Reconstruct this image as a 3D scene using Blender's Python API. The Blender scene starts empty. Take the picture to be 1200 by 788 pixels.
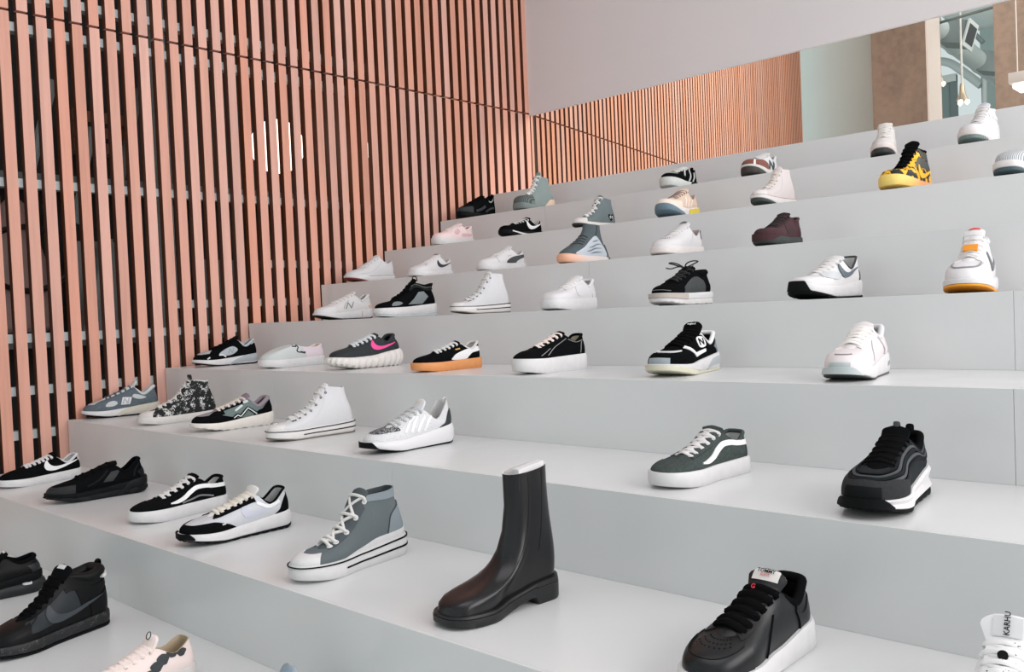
import bpy, math, random
import numpy as np
from mathutils import Vector, Matrix
from mathutils.bvhtree import BVHTree
from mathutils.geometry import delaunay_2d_cdt

SC = bpy.context.scene
COL = SC.collection
U = 0.45                     # tread depth in metres; the place is laid out in treads
RISE = 0.428                 # riser height in treads
random.seed(7)

# ---------------------------------------------------------------- camera
def make_camera():
    F, yaw, pitch, roll = 1044.03, 0.7498, -0.0267, -0.0428
    c = np.array([9.0244, -1.337, 1.7122]) * U
    f = np.array([-math.sin(yaw) * math.cos(pitch), math.cos(yaw) * math.cos(pitch), math.sin(pitch)])
    r = np.array([math.cos(yaw), math.sin(yaw), 0.0])
    u = np.cross(r, f)
    r2 = math.cos(roll) * r + math.sin(roll) * u
    u2 = -math.sin(roll) * r + math.cos(roll) * u
    m = Matrix(((r2[0], u2[0], -f[0], c[0]), (r2[1], u2[1], -f[1], c[1]), (r2[2], u2[2], -f[2], c[2]), (0, 0, 0, 1)))
    cam = bpy.data.cameras.new('camera')
    cam.sensor_fit = 'HORIZONTAL'
    cam.sensor_width = 36.0
    cam.lens = F / 1200.0 * 36.0
    cam.clip_start = 0.05
    cam.clip_end = 200
    o = bpy.data.objects.new('camera', cam)
    COL.objects.link(o)
    o.matrix_world = m
    SC.camera = o
make_camera()

# ---------------------------------------------------------------- world, lights, exposure
SC.view_settings.view_transform = 'Standard'
SC.view_settings.look = 'None'
SC.view_settings.gamma = 1.0
SC.view_settings.use_curve_mapping = False
SC.view_settings.exposure = 0.16

def make_world():
    w = bpy.data.worlds.new('world')
    SC.world = w
    w.use_nodes = True
    bg = w.node_tree.nodes['Background']
    bg.inputs[0].default_value = (0.88, 1.0, 0.995, 1)      # even overcast daylight
    bg.inputs[1].default_value = 0.64
make_world()

def area(name, loc, target, sx, sy, power, color):
    l = bpy.data.lights.new(name, 'AREA')
    l.shape = 'RECTANGLE'
    l.size = sx
    l.size_y = sy
    l.energy = power
    l.color = color
    o = bpy.data.objects.new(name, l)
    COL.objects.link(o)
    o.location = loc
    o.rotation_euler = (Vector(target) - Vector(loc)).to_track_quat('-Z', 'Y').to_euler()
    return o
# daylight window wall along the right side of the room, plus an added soft fill lamp overhead
area('window_light', (7.8, 2.3, 2.4), (0.0, 2.2, 1.4), 6.0, 3.4, 275, (1.0, 0.955, 0.975))
area('overhead_fill', (3.6, 0.3, 4.05), (3.6, 0.6, 0.0), 4.0, 3.0, 62, (1.0, 0.945, 0.985))

# ---------------------------------------------------------------- materials
_M = {}
def mat(color, rough=0.6, kind='plain', c2=None, scale=1.0, bump=0.0, metal=0.0, spec=0.4, emit=0.0, coat=0.0):
    key = (tuple(color), rough, kind, tuple(c2) if c2 else None, scale, bump, metal, spec, emit, coat)
    if key in _M:
        return _M[key]
    m = bpy.data.materials.new(kind)
    m.use_nodes = True
    nt = m.node_tree
    b = nt.nodes['Principled BSDF']
    N = nt.nodes.new
    K = nt.links.new
    b.inputs['Base Color'].default_value = (*color, 1)
    b.inputs['Roughness'].default_value = rough
    b.inputs['Metallic'].default_value = metal
    b.inputs['Specular IOR Level'].default_value = spec
    b.inputs['Coat Weight'].default_value = coat
    if emit:
        b.inputs['Emission Color'].default_value = (*color, 1)
        b.inputs['Emission Strength'].default_value = emit
    tc = N('ShaderNodeTexCoord')
    co = tc.outputs['Object']
    def ramp(fac, stops):
        r = N('ShaderNodeValToRGB')
        e = r.color_ramp.elements
        while len(e) < len(stops):
            e.new(0.5)
        for el, (p, c) in zip(e, stops):
            el.position = p
            el.color = (*c, 1)
        K(fac, r.inputs[0])
        K(r.outputs[0], b.inputs['Base Color'])
        return r
    def noise(sc, detail=3, src=None, dist=0.0):
        n = N('ShaderNodeTexNoise')
        n.inputs['Scale'].default_value = sc
        n.inputs['Detail'].default_value = detail
        n.inputs['Distortion'].default_value = dist
        K(src or co, n.inputs['Vector'])
        return n
    def add_bump(h, strength, dist=0.002):
        bn = N('ShaderNodeBump')
        bn.inputs['Strength'].default_value = strength
        bn.inputs['Distance'].default_value = dist
        K(h, bn.inputs['Height'])
        K(bn.outputs[0], b.inputs['Normal'])
    def mapped(sx, sy, sz):
        mp = N('ShaderNodeMapping')
        mp.inputs['Scale'].default_value = (sx, sy, sz)
        K(co, mp.inputs['Vector'])
        return mp.outputs[0]
    dk = tuple(x * 0.86 for x in color)
    if kind == 'canvas':
        n = noise(900 * scale, 2)
        ramp(n.outputs['Fac'], [(0.3, dk), (0.7, color)])
        add_bump(n.outputs['Fac'], 0.25 if not bump else bump, 0.0008)
    elif kind == 'suede':
        n = noise(160 * scale, 6)
        ramp(n.outputs['Fac'], [(0.3, tuple(x * 0.75 for x in color)), (0.7, tuple(min(1, x * 1.15) for x in color))])
        add_bump(n.outputs['Fac'], 0.3, 0.001)
    elif kind == 'leather':
        n = noise(220 * scale, 4)
        add_bump(n.outputs['Fac'], 0.18 if not bump else bump, 0.0012)
    elif kind == 'rubber':
        n = noise(60, 2)
        ramp(n.outputs['Fac'], [(0.35, tuple(x * 0.95 for x in color)), (0.65, color)])
    elif kind == 'speckle':
        n = N('ShaderNodeTexVoronoi')
        n.inputs['Scale'].default_value = 330 * scale
        K(co, n.inputs['Vector'])
        n2 = noise(90, 2)
        mx = N('ShaderNodeMath'); mx.operation = 'ADD'
        K(n.outputs['Distance'], mx.inputs[0]); K(n2.outputs['Fac'], mx.inputs[1])
        r = ramp(mx.outputs[0], [(0.0, c2), (0.57, c2), (0.6, color), (1.0, color)])
    elif kind == 'splatter':
        n = noise(95 * scale, 5, None, 1.6)
        n2 = noise(32 * scale, 3, None, 0.6)
        mx = N('ShaderNodeMath'); mx.operation = 'MULTIPLY'
        K(n.outputs['Fac'], mx.inputs[0]); K(n2.outputs['Fac'], mx.inputs[1])
        ramp(mx.outputs[0], [(0.0, color), (0.305, color), (0.32, c2), (1.0, c2)])
    elif kind == 'blotch':
        n = noise(24 * scale, 3, None, 1.2)
        ramp(n.outputs['Fac'], [(0.0, color), (0.50, color), (0.525, c2), (1.0, c2)])
    elif kind == 'knit':
        n = N('ShaderNodeTexWave')
        n.bands_direction = 'Z'
        n.inputs['Scale'].default_value = 95 * scale
        n.inputs['Distortion'].default_value = 3.0
        n.inputs['Detail'].default_value = 2
        n.inputs['Detail Scale'].default_value = 6
        K(co, n.inputs['Vector'])
        n2 = noise(420, 2)
        mx = N('ShaderNodeMath'); mx.operation = 'MULTIPLY'
        K(n.outputs['Fac'], mx.inputs[0]); K(n2.outputs['Fac'], mx.inputs[1])
        ramp(mx.outputs[0], [(0.0, color), (0.47, color), (0.56, c2 or dk), (1.0, c2 or dk)])
        add_bump(n.outputs['Fac'], 0.3, 0.001)
    elif kind == 'ribs':
        n = N('ShaderNodeTexWave')
        n.bands_direction = 'Y'
        n.inputs['Scale'].default_value = 60 * scale
        K(co, n.inputs['Vector'])
        ramp(n.outputs['Fac'], [(0.0, c2 or dk), (0.35, c2 or dk), (0.6, color), (1.0, color)])
        add_bump(n.outputs['Fac'], 0.4, 0.001)
    elif kind == 'rope':
        n = N('ShaderNodeTexVoronoi')
        n.inputs['Scale'].default_value = 260 * scale
        K(co, n.inputs['Vector'])
        ramp(n.outputs['Distance'], [(0.0, color), (0.32, color), (0.4, c2 or dk), (1.0, c2 or dk)])
    elif kind == 'fade':
        # two-colour moulded rubber, blended along the sole
        s = N('ShaderNodeSeparateXYZ')
        K(co, s.inputs[0])
        mr = N('ShaderNodeMapRange')
        mr.inputs[1].default_value = 0.15 * scale
        mr.inputs[2].default_value = 0.29 * scale
        K(s.outputs[0], mr.inputs[0])
        ramp(mr.outputs[0], [(0.0, color), (1.0, c2)])
    elif kind == 'wood':
        oi = N('ShaderNodeObjectInfo')
        vm = N('ShaderNodeVectorMath'); vm.operation = 'ADD'
        ml = N('ShaderNodeMath'); ml.operation = 'MULTIPLY'; ml.inputs[1].default_value = 37.0
        K(oi.outputs['Random'], ml.inputs[0])
        K(co, vm.inputs[0]); K(ml.outputs[0], vm.inputs[1])
        mp = N('ShaderNodeMapping'); mp.inputs['Scale'].default_value = (30, 30, 1.1)
        K(vm.outputs[0], mp.inputs['Vector'])
        n = noise(1.6, 5, mp.outputs[0], 0.8)
        mp2 = N('ShaderNodeMapping'); mp2.inputs['Scale'].default_value = (6, 6, 0.9)
        K(vm.outputs[0], mp2.inputs['Vector'])
        n3 = noise(1.0, 2, mp2.outputs[0], 1.4)
        mxv = N('ShaderNodeMix'); mxv.data_type = 'FLOAT'
        mxv.inputs['Factor'].default_value = 0.45
        K(n.outputs['Fac'], mxv.inputs['A']); K(n3.outputs['Fac'], mxv.inputs['B'])
        r = ramp(mxv.outputs['Result'], [(0.22, tuple(x * 0.80 for x in color)), (0.5, color), (0.78, tuple(min(1, x * 1.08) for x in color))])
        hsv = N('ShaderNodeHueSaturation')
        mr = N('ShaderNodeMapRange')
        mr.inputs[3].default_value = 0.90; mr.inputs[4].default_value = 1.06
        K(oi.outputs['Random'], mr.inputs[0])
        K(mr.outputs[0], hsv.inputs['Value'])
        r2 = N('ShaderNodeMath'); r2.operation = 'FRACT'
        m7 = N('ShaderNodeMath'); m7.operation = 'MULTIPLY'; m7.inputs[1].default_value = 7.31
        K(oi.outputs['Random'], m7.inputs[0]); K(m7.outputs[0], r2.inputs[0])
        mr2 = N('ShaderNodeMapRange')
        mr2.inputs[3].default_value = 0.88; mr2.inputs[4].default_value = 1.12
        K(r2.outputs[0], mr2.inputs[0])
        K(mr2.outputs[0], hsv.inputs['Saturation'])
        K(r.outputs[0], hsv.inputs['Color'])
        K(hsv.outputs[0], b.inputs['Base Color'])
        add_bump(n.outputs['Fac'], 0.12, 0.001)
    elif kind == 'paint':
        n = noise(1.3 * scale, 4)
        ramp(n.outputs['Fac'], [(0.3, tuple(x * 0.97 for x in color)), (0.7, color)])
        n2 = noise(9, 3)
        mr = N('ShaderNodeMapRange')
        mr.inputs[3].default_value = rough * 0.85; mr.inputs[4].default_value = rough * 1.2
        K(n2.outputs['Fac'], mr.inputs[0])
        K(mr.outputs[0], b.inputs['Roughness'])
    elif kind == 'concrete':
        n = noise(2.2 * scale, 8, mapped(1, 1, 0.35), 0.5)
        n2 = noise(14 * scale, 6)
        mxv = N('ShaderNodeMix'); mxv.data_type = 'FLOAT'
        mxv.inputs['Factor'].default_value = 0.4
        K(n.outputs['Fac'], mxv.inputs['A']); K(n2.outputs['Fac'], mxv.inputs['B'])
        ramp(mxv.outputs['Result'], [(0.3, tuple(x * 0.7 for x in color)), (0.5, color), (0.7, tuple(min(1, x * 1.2) for x in color))])
        add_bump(n2.outputs['Fac'], 0.3, 0.01)
    elif kind == 'spiral':
        n = N('ShaderNodeTexWave')
        n.bands_direction = 'Y'
        n.inputs['Scale'].default_value = 4.0
        K(co, n.inputs['Vector'])
        add_bump(n.outputs['Fac'], 0.3, 0.01)
    _M[key] = m
    return m

# ---------------------------------------------------------------- mesh helpers
def mesh_obj(name, verts, faces, material, parent=None, sharp=38, smooth=True):
    me = bpy.data.meshes.new(name)
    me.from_pydata([tuple(map(float, v)) for v in verts], [], [tuple(int(i) for i in f) for f in faces])
    me.validate()
    me.update()
    if smooth:
        me.polygons.foreach_set('use_smooth', [True] * len(me.polygons))
        me.set_sharp_from_angle(angle=math.radians(sharp))
    if material:
        me.materials.append(material)
    o = bpy.data.objects.new(name, me)
    COL.objects.link(o)
    if parent:
        o.parent = parent
    return o

def tag(o, label=None, cat=None, group=None, kind=None):
    if label: o['label'] = label
    if cat: o['category'] = cat
    if group: o['group'] = group
    if kind: o['kind'] = kind
    return o

def empty(name, loc=(0, 0, 0), parent=None):
    o = bpy.data.objects.new(name, None)
    o.empty_display_size = 0.05
    COL.objects.link(o)
    o.location = loc
    if parent: o.parent = parent
    return o

def box_mesh(x0, x1, y0, y1, z0, z1, bev=0.0):
    if bev <= 0:
        v = [(x, y, z) for x in (x0, x1) for y in (y0, y1) for z in (z0, z1)]
        f = [(0, 1, 3, 2), (4, 6, 7, 5), (0, 4, 5, 1), (2, 3, 7, 6), (0, 2, 6, 4), (1, 5, 7, 3)]
        return v, f
    import bmesh
    bm = bmesh.new()
    v, f = box_mesh(x0, x1, y0, y1, z0, z1)
    bv = [bm.verts.new(p) for p in v]
    for q in f: bm.faces.new([bv[i] for i in q])
    bmesh.ops.recalc_face_normals(bm, faces=bm.faces[:])
    bmesh.ops.bevel(bm, geom=bm.edges[:], offset=bev, segments=2, profile=0.7, affect='EDGES')
    bm.verts.index_update()
    v = [tuple(p.co) for p in bm.verts]
    f = [tuple(p.index for p in q.verts) for q in bm.faces]
    bm.free()
    return v, f

def box(name, x0, x1, y0, y1, z0, z1, m, parent=None, bev=0.0, smooth=False):
    v, f = box_mesh(x0, x1, y0, y1, z0, z1, bev)
    return mesh_obj(name, v, f, m, parent, smooth=smooth)

def tube(path, rad, n=10, flat=None, up=(0, 0, 1), caps=True):
    """tube along a path; rad scalar or list; flat = thickness / width ratio"""
    P = np.asarray(path, float)
    m = len(P)
    R = np.broadcast_to(np.asarray(rad, float), (m,))
    T = np.gradient(P, axis=0)
    T /= np.linalg.norm(T, axis=1)[:, None] + 1e-12
    upv = np.broadcast_to(np.asarray(up, float), (m, 3))
    B = np.cross(T, upv)
    bl = np.linalg.norm(B, axis=1)
    for i in range(m):
        if bl[i] < 1e-3:
            B[i] = np.cross(T[i], (1, 0.3, 0.1))
    B /= np.linalg.norm(B, axis=1)[:, None]
    Nn = np.cross(B, T)
    a = np.arange(n) * 2 * math.pi / n
    k = 1.0 if flat is None else flat
    V = P[:, None, :] + R[:, None, None] * (np.cos(a)[None, :, None] * B[:, None, :] + k * np.sin(a)[None, :, None] * Nn[:, None, :])
    V = V.reshape(-1, 3)
    F = []
    for i in range(m - 1):
        for j in range(n):
            j2 = (j + 1) % n
            F.append((i * n + j, i * n + j2, (i + 1) * n + j2, (i + 1) * n + j))
    if caps:
        F.append(tuple(range(n - 1, -1, -1)))
        F.append(tuple((m - 1) * n + j for j in range(n)))
    return V.tolist(), F

def merge(parts):
    V, F = [], []
    for v, f in parts:
        o = len(V)
        V += list(v)
        F += [tuple(i + o for i in q) for q in f]
    return V, F

def ip(pts, x):
    """monotone cubic through (x, y) points"""
    pts = np.asarray(pts, float)
    X, Y = pts[:, 0], pts[:, 1]
    x = np.asarray(x, float)
    if len(X) == 1:
        return np.full_like(x, Y[0])
    h = np.diff(X)
    d = np.diff(Y) / h
    m = np.zeros(len(X))
    m[0], m[-1] = d[0], d[-1]
    for i in range(1, len(X) - 1):
        if d[i - 1] * d[i] > 0:
            w1, w2 = 2 * h[i] + h[i - 1], h[i] + 2 * h[i - 1]
            m[i] = (w1 + w2) / (w1 / d[i - 1] + w2 / d[i])
    xc = np.clip(x, X[0], X[-1])
    i = np.clip(np.searchsorted(X, xc) - 1, 0, len(h) - 1)
    t = (xc - X[i]) / h[i]
    return (Y[i] * (2 * t**3 - 3 * t**2 + 1) + m[i] * h[i] * (t**3 - 2 * t**2 + t)
            + Y[i + 1] * (-2 * t**3 + 3 * t**2) + m[i + 1] * h[i] * (t**3 - t**2))

def smooth_path(pts, n=8):
    """Catmull-Rom through points of any dimension"""
    P = np.asarray(pts, float)
    if len(P) < 3:
        return np.array([P[0] + (P[-1] - P[0]) * t for t in np.linspace(0, 1, n + 1)])
    Q = np.vstack([2 * P[0] - P[1], P, 2 * P[-1] - P[-2]])
    out = []
    for i in range(1, len(Q) - 2):
        for t in np.linspace(0, 1, n, endpoint=False):
            a, b, c, d = Q[i - 1], Q[i], Q[i + 1], Q[i + 2]
            out.append(0.5 * (2 * b + (c - a) * t + (2 * a - 5 * b + 4 * c - d) * t * t + (3 * b - a - 3 * c + d) * t**3))
    out.append(P[-1])
    return np.array(out)

def smooth_loop(pts, n=5):
    P = np.asarray(pts, float)
    m = len(P)
    out = []
    for i in range(m):
        a, b, c, d = P[i - 1], P[i], P[(i + 1) % m], P[(i + 2) % m]
        for t in np.linspace(0, 1, n, endpoint=False):
            out.append(0.5 * (2 * b + (c - a) * t + (2 * a - 5 * b + 4 * c - d) * t * t + (3 * b - a - 3 * c + d) * t**3))
    return np.array(out)

def text_mesh(body, size):
    cu = bpy.data.curves.new('lettering', 'FONT')
    cu.body = body
    cu.size = size
    cu.align_x = 'CENTER'
    cu.align_y = 'CENTER'
    cu.resolution_u = 2
    cu.offset = size * 0.02
    o = bpy.data.objects.new('lettering', cu)
    COL.objects.link(o)
    bpy.context.view_layer.update()
    dg = bpy.context.evaluated_depsgraph_get()
    me = o.evaluated_get(dg).to_mesh()
    v = [tuple(p.co) for p in me.vertices]
    f = [tuple(p.vertices) for p in me.polygons]
    o.evaluated_get(dg).to_mesh_clear()
    bpy.data.objects.remove(o)
    bpy.data.curves.remove(cu)
    return v, f
# ---------------------------------------------------------------- the setting
CAMP = np.array([9.0244, -1.337, 1.7122])
def _ray(px, py):
    F, yaw, pitch, roll = 1044.03, 0.7498, -0.0267, -0.0428
    f = np.array([-math.sin(yaw) * math.cos(pitch), math.cos(yaw) * math.cos(pitch), math.sin(pitch)])
    r = np.array([math.cos(yaw), math.sin(yaw), 0.0]); u = np.cross(r, f)
    r2 = math.cos(roll) * r + math.sin(roll) * u; u2 = -math.sin(roll) * r + math.cos(roll) * u
    return f + r2 * (px - 600) / F - u2 * (py - 394) / F
def at_y(px, py, Y):
    d = _ray(px, py); return CAMP + d * (Y - CAMP[1]) / d[1]
def at_x(px, py, X):
    d = _ray(px, py); return CAMP + d * (X - CAMP[0]) / d[0]

STEP_PAINT = mat((0.72, 0.725, 0.725), 0.24, 'paint', spec=0.5)
WALL_PAINT = mat((0.77, 0.74, 0.745), 0.7, 'paint')
WOOD = mat((0.74, 0.39, 0.30), 0.6, 'wood', spec=0.3)
WOOD_B = mat((0.66, 0.33, 0.225), 0.6, 'wood', spec=0.3)
WOOD_SHADE = mat((0.17, 0.060, 0.032), 0.7, 'wood', spec=0.2)      # shade between the battens, put into a darker edge colour
STEEL = mat((0.60, 0.66, 0.66), 0.5, 'plain', metal=0.0)
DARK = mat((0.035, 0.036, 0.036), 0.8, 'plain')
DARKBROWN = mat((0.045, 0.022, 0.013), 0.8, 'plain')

def sbox(name, x0, x1, y0, y1, z0, z1, m, parent=None, bev=0.0, smooth=False):
    return box(name, x0 * U, x1 * U, y0 * U, y1 * U, z0 * U, z1 * U, m, parent, bev, smooth)

def make_steps():
    seams = {0: [4.6, 10.5], 1: [3.4, 9.3], 2: [4.9, 10.9], 3: [2.07, 7.97], 4: [2.3, 7.74], 5: [4.1, 9.9], 6: [3.2, 9.0], 7: [1.9, 7.6], 8: [4.4, 10.2]}
    X0, X1, th = 0.012, 14.0, 0.02
    for k in range(9):
        zt, zl, yb = k * RISE, (k - 1) * RISE, (k + 1 if k < 8 else 9.3)
        body = sbox('display_step', X0, X1, k + th, (yb + 0.5 if k < 8 else yb), zl, zt - th, STEP_PAINT)
        tag(body, kind='structure')
        xs = [X0] + seams[k] + [X1]
        g = 0.0007
        for a, b in zip(xs[:-1], xs[1:]):
            p = sbox('riser_panel', a + g, b - g, k, k + th, zl, zt - 0.0005, STEP_PAINT, body, 0.0012)
            p = sbox('tread_panel', a + g, b - g, k + th, yb + th, zt - th, zt, STEP_PAINT, body, 0.0006)
make_steps()

floor = sbox('floor', 0.0, 16.0, -9.0, 0.02, -RISE - 0.1, -RISE, mat((0.62, 0.61, 0.60), 0.4, 'paint'))
tag(floor, kind='structure')

PITCH, SW, SD, JOINT = 0.16532, 0.0985, 0.082, 4.722
def slat_run(name, ystart, n, mats, ztop, parent, lower=None):
    """vertical battens in local coords: face at x = 0, running along +y, joint at JOINT"""
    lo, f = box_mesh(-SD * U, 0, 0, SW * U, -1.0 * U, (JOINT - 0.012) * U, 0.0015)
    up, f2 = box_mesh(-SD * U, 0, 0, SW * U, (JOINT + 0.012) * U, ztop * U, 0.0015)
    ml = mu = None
    def shade_edges(o):
        o.data.materials.append(WOOD_SHADE)
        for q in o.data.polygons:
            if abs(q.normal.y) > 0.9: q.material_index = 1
    for i in range(n):
        for which in (0, 1):
            if which == 0 and lower is not None and i >= lower: continue
            if which == 0:
                if ml is None:
                    o = mesh_obj('slat', lo, f, mats, parent, smooth=False); ml = o.data; shade_edges(o)
                else:
                    o = bpy.data.objects.new('slat', ml); COL.objects.link(o); o.parent = parent
            else:
                if mu is None:
                    o = mesh_obj('slat', up, f2, mats, parent, smooth=False); mu = o.data; shade_edges(o)
                else:
                    o = bpy.data.objects.new('slat', mu); COL.objects.link(o); o.parent = parent
            o.location = (0, (ystart + i * PITCH) * U, 0)

wl = empty('wall_left', (0, 0, 0)); tag(wl, kind='structure')
Y0 = 1.7518 - 16 * PITCH
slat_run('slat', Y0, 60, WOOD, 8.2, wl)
for z in (0.75, 1.165, 1.663, 1.95, 2.395, 3.13, 4.60, 4.93, 5.9, 6.9):
    y1 = {0.75: 2.2, 1.165: 3.4, 1.663: 4.7, 1.95: 4.9, 2.395: 5.9}.get(z, 8.9)
    y0 = {1.95: 3.1, 2.395: 4.3}.get(z, -1.0)
    sbox('rail', -0.2, -SD - 0.002, y0, y1, z - 0.042, z + 0.042, STEEL, wl)
for y in (0.2, 3.17, 6.2, 8.85):
    sbox('post', -0.33, -0.205, y, y + 0.12, -1, 8.2, STEEL, wl)
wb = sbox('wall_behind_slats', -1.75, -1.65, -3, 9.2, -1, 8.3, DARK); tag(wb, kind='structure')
t = sbox('shade_lid', -1.65, 0.0, -3, 9.2, 8.2, 8.3, DARK); tag(t, kind='structure')  # unseen lid added to keep the space behind the slats dark
t = sbox('trim_2', -1.65, -0.02, 9.02, 9.1, -1, 8.2, DARKBROWN); tag(t, kind='structure')
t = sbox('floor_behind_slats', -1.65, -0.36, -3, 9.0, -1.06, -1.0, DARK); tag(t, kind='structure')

t = sbox('ceiling', -0.1, 15.0, -9.2, 9.0, 9.2, 9.35, mat((0.75, 0.75, 0.75), 0.8, 'paint')); tag(t, kind='structure')
# window wall on the right: the daylight comes in through it
WR = mat((0.72, 0.72, 0.72), 0.7, 'paint')
wr = empty('wall_right', (7.95, 0, 0)); tag(wr, kind='structure')
for (y0, y1, z0, z1) in ((-4.0, 6.0, -0.25, 0.55), (-4.0, 6.0, 4.05, 4.2), (-4.0, -0.75, 0.55, 4.05), (5.35, 6.0, 0.55, 4.05)):
    box('panel', 0, 0.12, y0, y1, z0, z1, WR, wr)
wn = empty('window_1', (7.95, 2.3, 0.55)); tag(wn, kind='structure')
for y in (-3.05, -1.54, -0.03, 1.48, 2.99):
    box('mullion', -0.02, 0.08, y, y + 0.06, 0.0, 3.5, DARK, wn)
for z in (0.0, 1.7, 3.44):
    box('transom', -0.02, 0.08, -3.05, 3.05, z, z + 0.06, DARK, wn)
t = box('fill_frame', 1.55, 5.65, -1.25, 1.85, 4.08, 4.14, WR); tag(t, kind='structure')      # frame added round the unseen overhead fill lamp
# white wall above the opening at the head of the steps
t = sbox('wall_back', 0.0, 14.0, 8.95, 9.0, 4.695, 9.2, WALL_PAINT, bev=0.001); tag(t, kind='structure')

# second batten wall, beyond the opening, bent 11.7 degrees
w2 = empty('wall_back_left', (0, 8.96 * U, 0)); w2.rotation_euler = (0, 0, math.radians(11.7)); tag(w2, kind='structure')
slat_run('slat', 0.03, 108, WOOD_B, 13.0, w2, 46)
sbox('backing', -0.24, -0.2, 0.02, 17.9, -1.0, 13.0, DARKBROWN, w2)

PALE = mat((0.60, 0.65, 0.62), 0.7, 'paint')
GREEN = mat((0.33, 0.41, 0.40), 0.7, 'paint')
t = sbox('floor_upper', -9, 18, 9.3, 46, 3.2, 3.3, mat((0.5, 0.5, 0.49), 0.5, 'paint')); tag(t, kind='structure')
a = at_y(938, 100, 27.3); b = at_y(1030, 100, 27.3)
t = sbox('wall_far_left', a[0] - 0.6, b[0] + 0.3, 27.3, 27.6, 3.3, 14.2, PALE); tag(t, kind='structure')
t = sbox('wall_far', b[0] - 1.5, 18, 44, 44.3, 3.3, 16, GREEN); tag(t, kind='structure')
t = sbox('ceiling_far', -9, 18, 20, 46, 15.2, 15.4, mat((0.42, 0.48, 0.47), 0.8, 'paint')); tag(t, kind='structure')
CONC = mat((0.215, 0.150, 0.112), 0.85, 'concrete')
def column(px0, px1, pside, Y, depth_y):
    a = at_y(px0, 100, Y); b = at_y(px1, 100, Y)
    return a[0], b[0]
CX0, CX1 = column(1022, 1086, 1093, 25.0, 1)
c1 = sbox('concrete_column', CX0, CX1, 25.0, 26.3, 3.3, 15.2, CONC, bev=0.006)
tag(c1, 'square brown concrete column beside the pale green wall, seen above the steps', 'column', 'concrete columns')
trim = sbox('lit_side', CX1 + 0.004, CX1 + 0.05, 25.0, 26.1, 3.3, 15.2, mat((0.66, 0.56, 0.50), 0.7, 'paint'), c1)  # lit side face of the column, its light put into a pale colour
CX2, CX3 = column(1166, 1236, 0, 23.0, 1)
c2 = sbox('concrete_column', CX2, CX3, 23.0, 24.4, 3.3, 15.2, CONC, bev=0.006)
tag(c2, 'square brown concrete column behind the lit pendant at the right edge', 'column', 'concrete columns')

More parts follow.
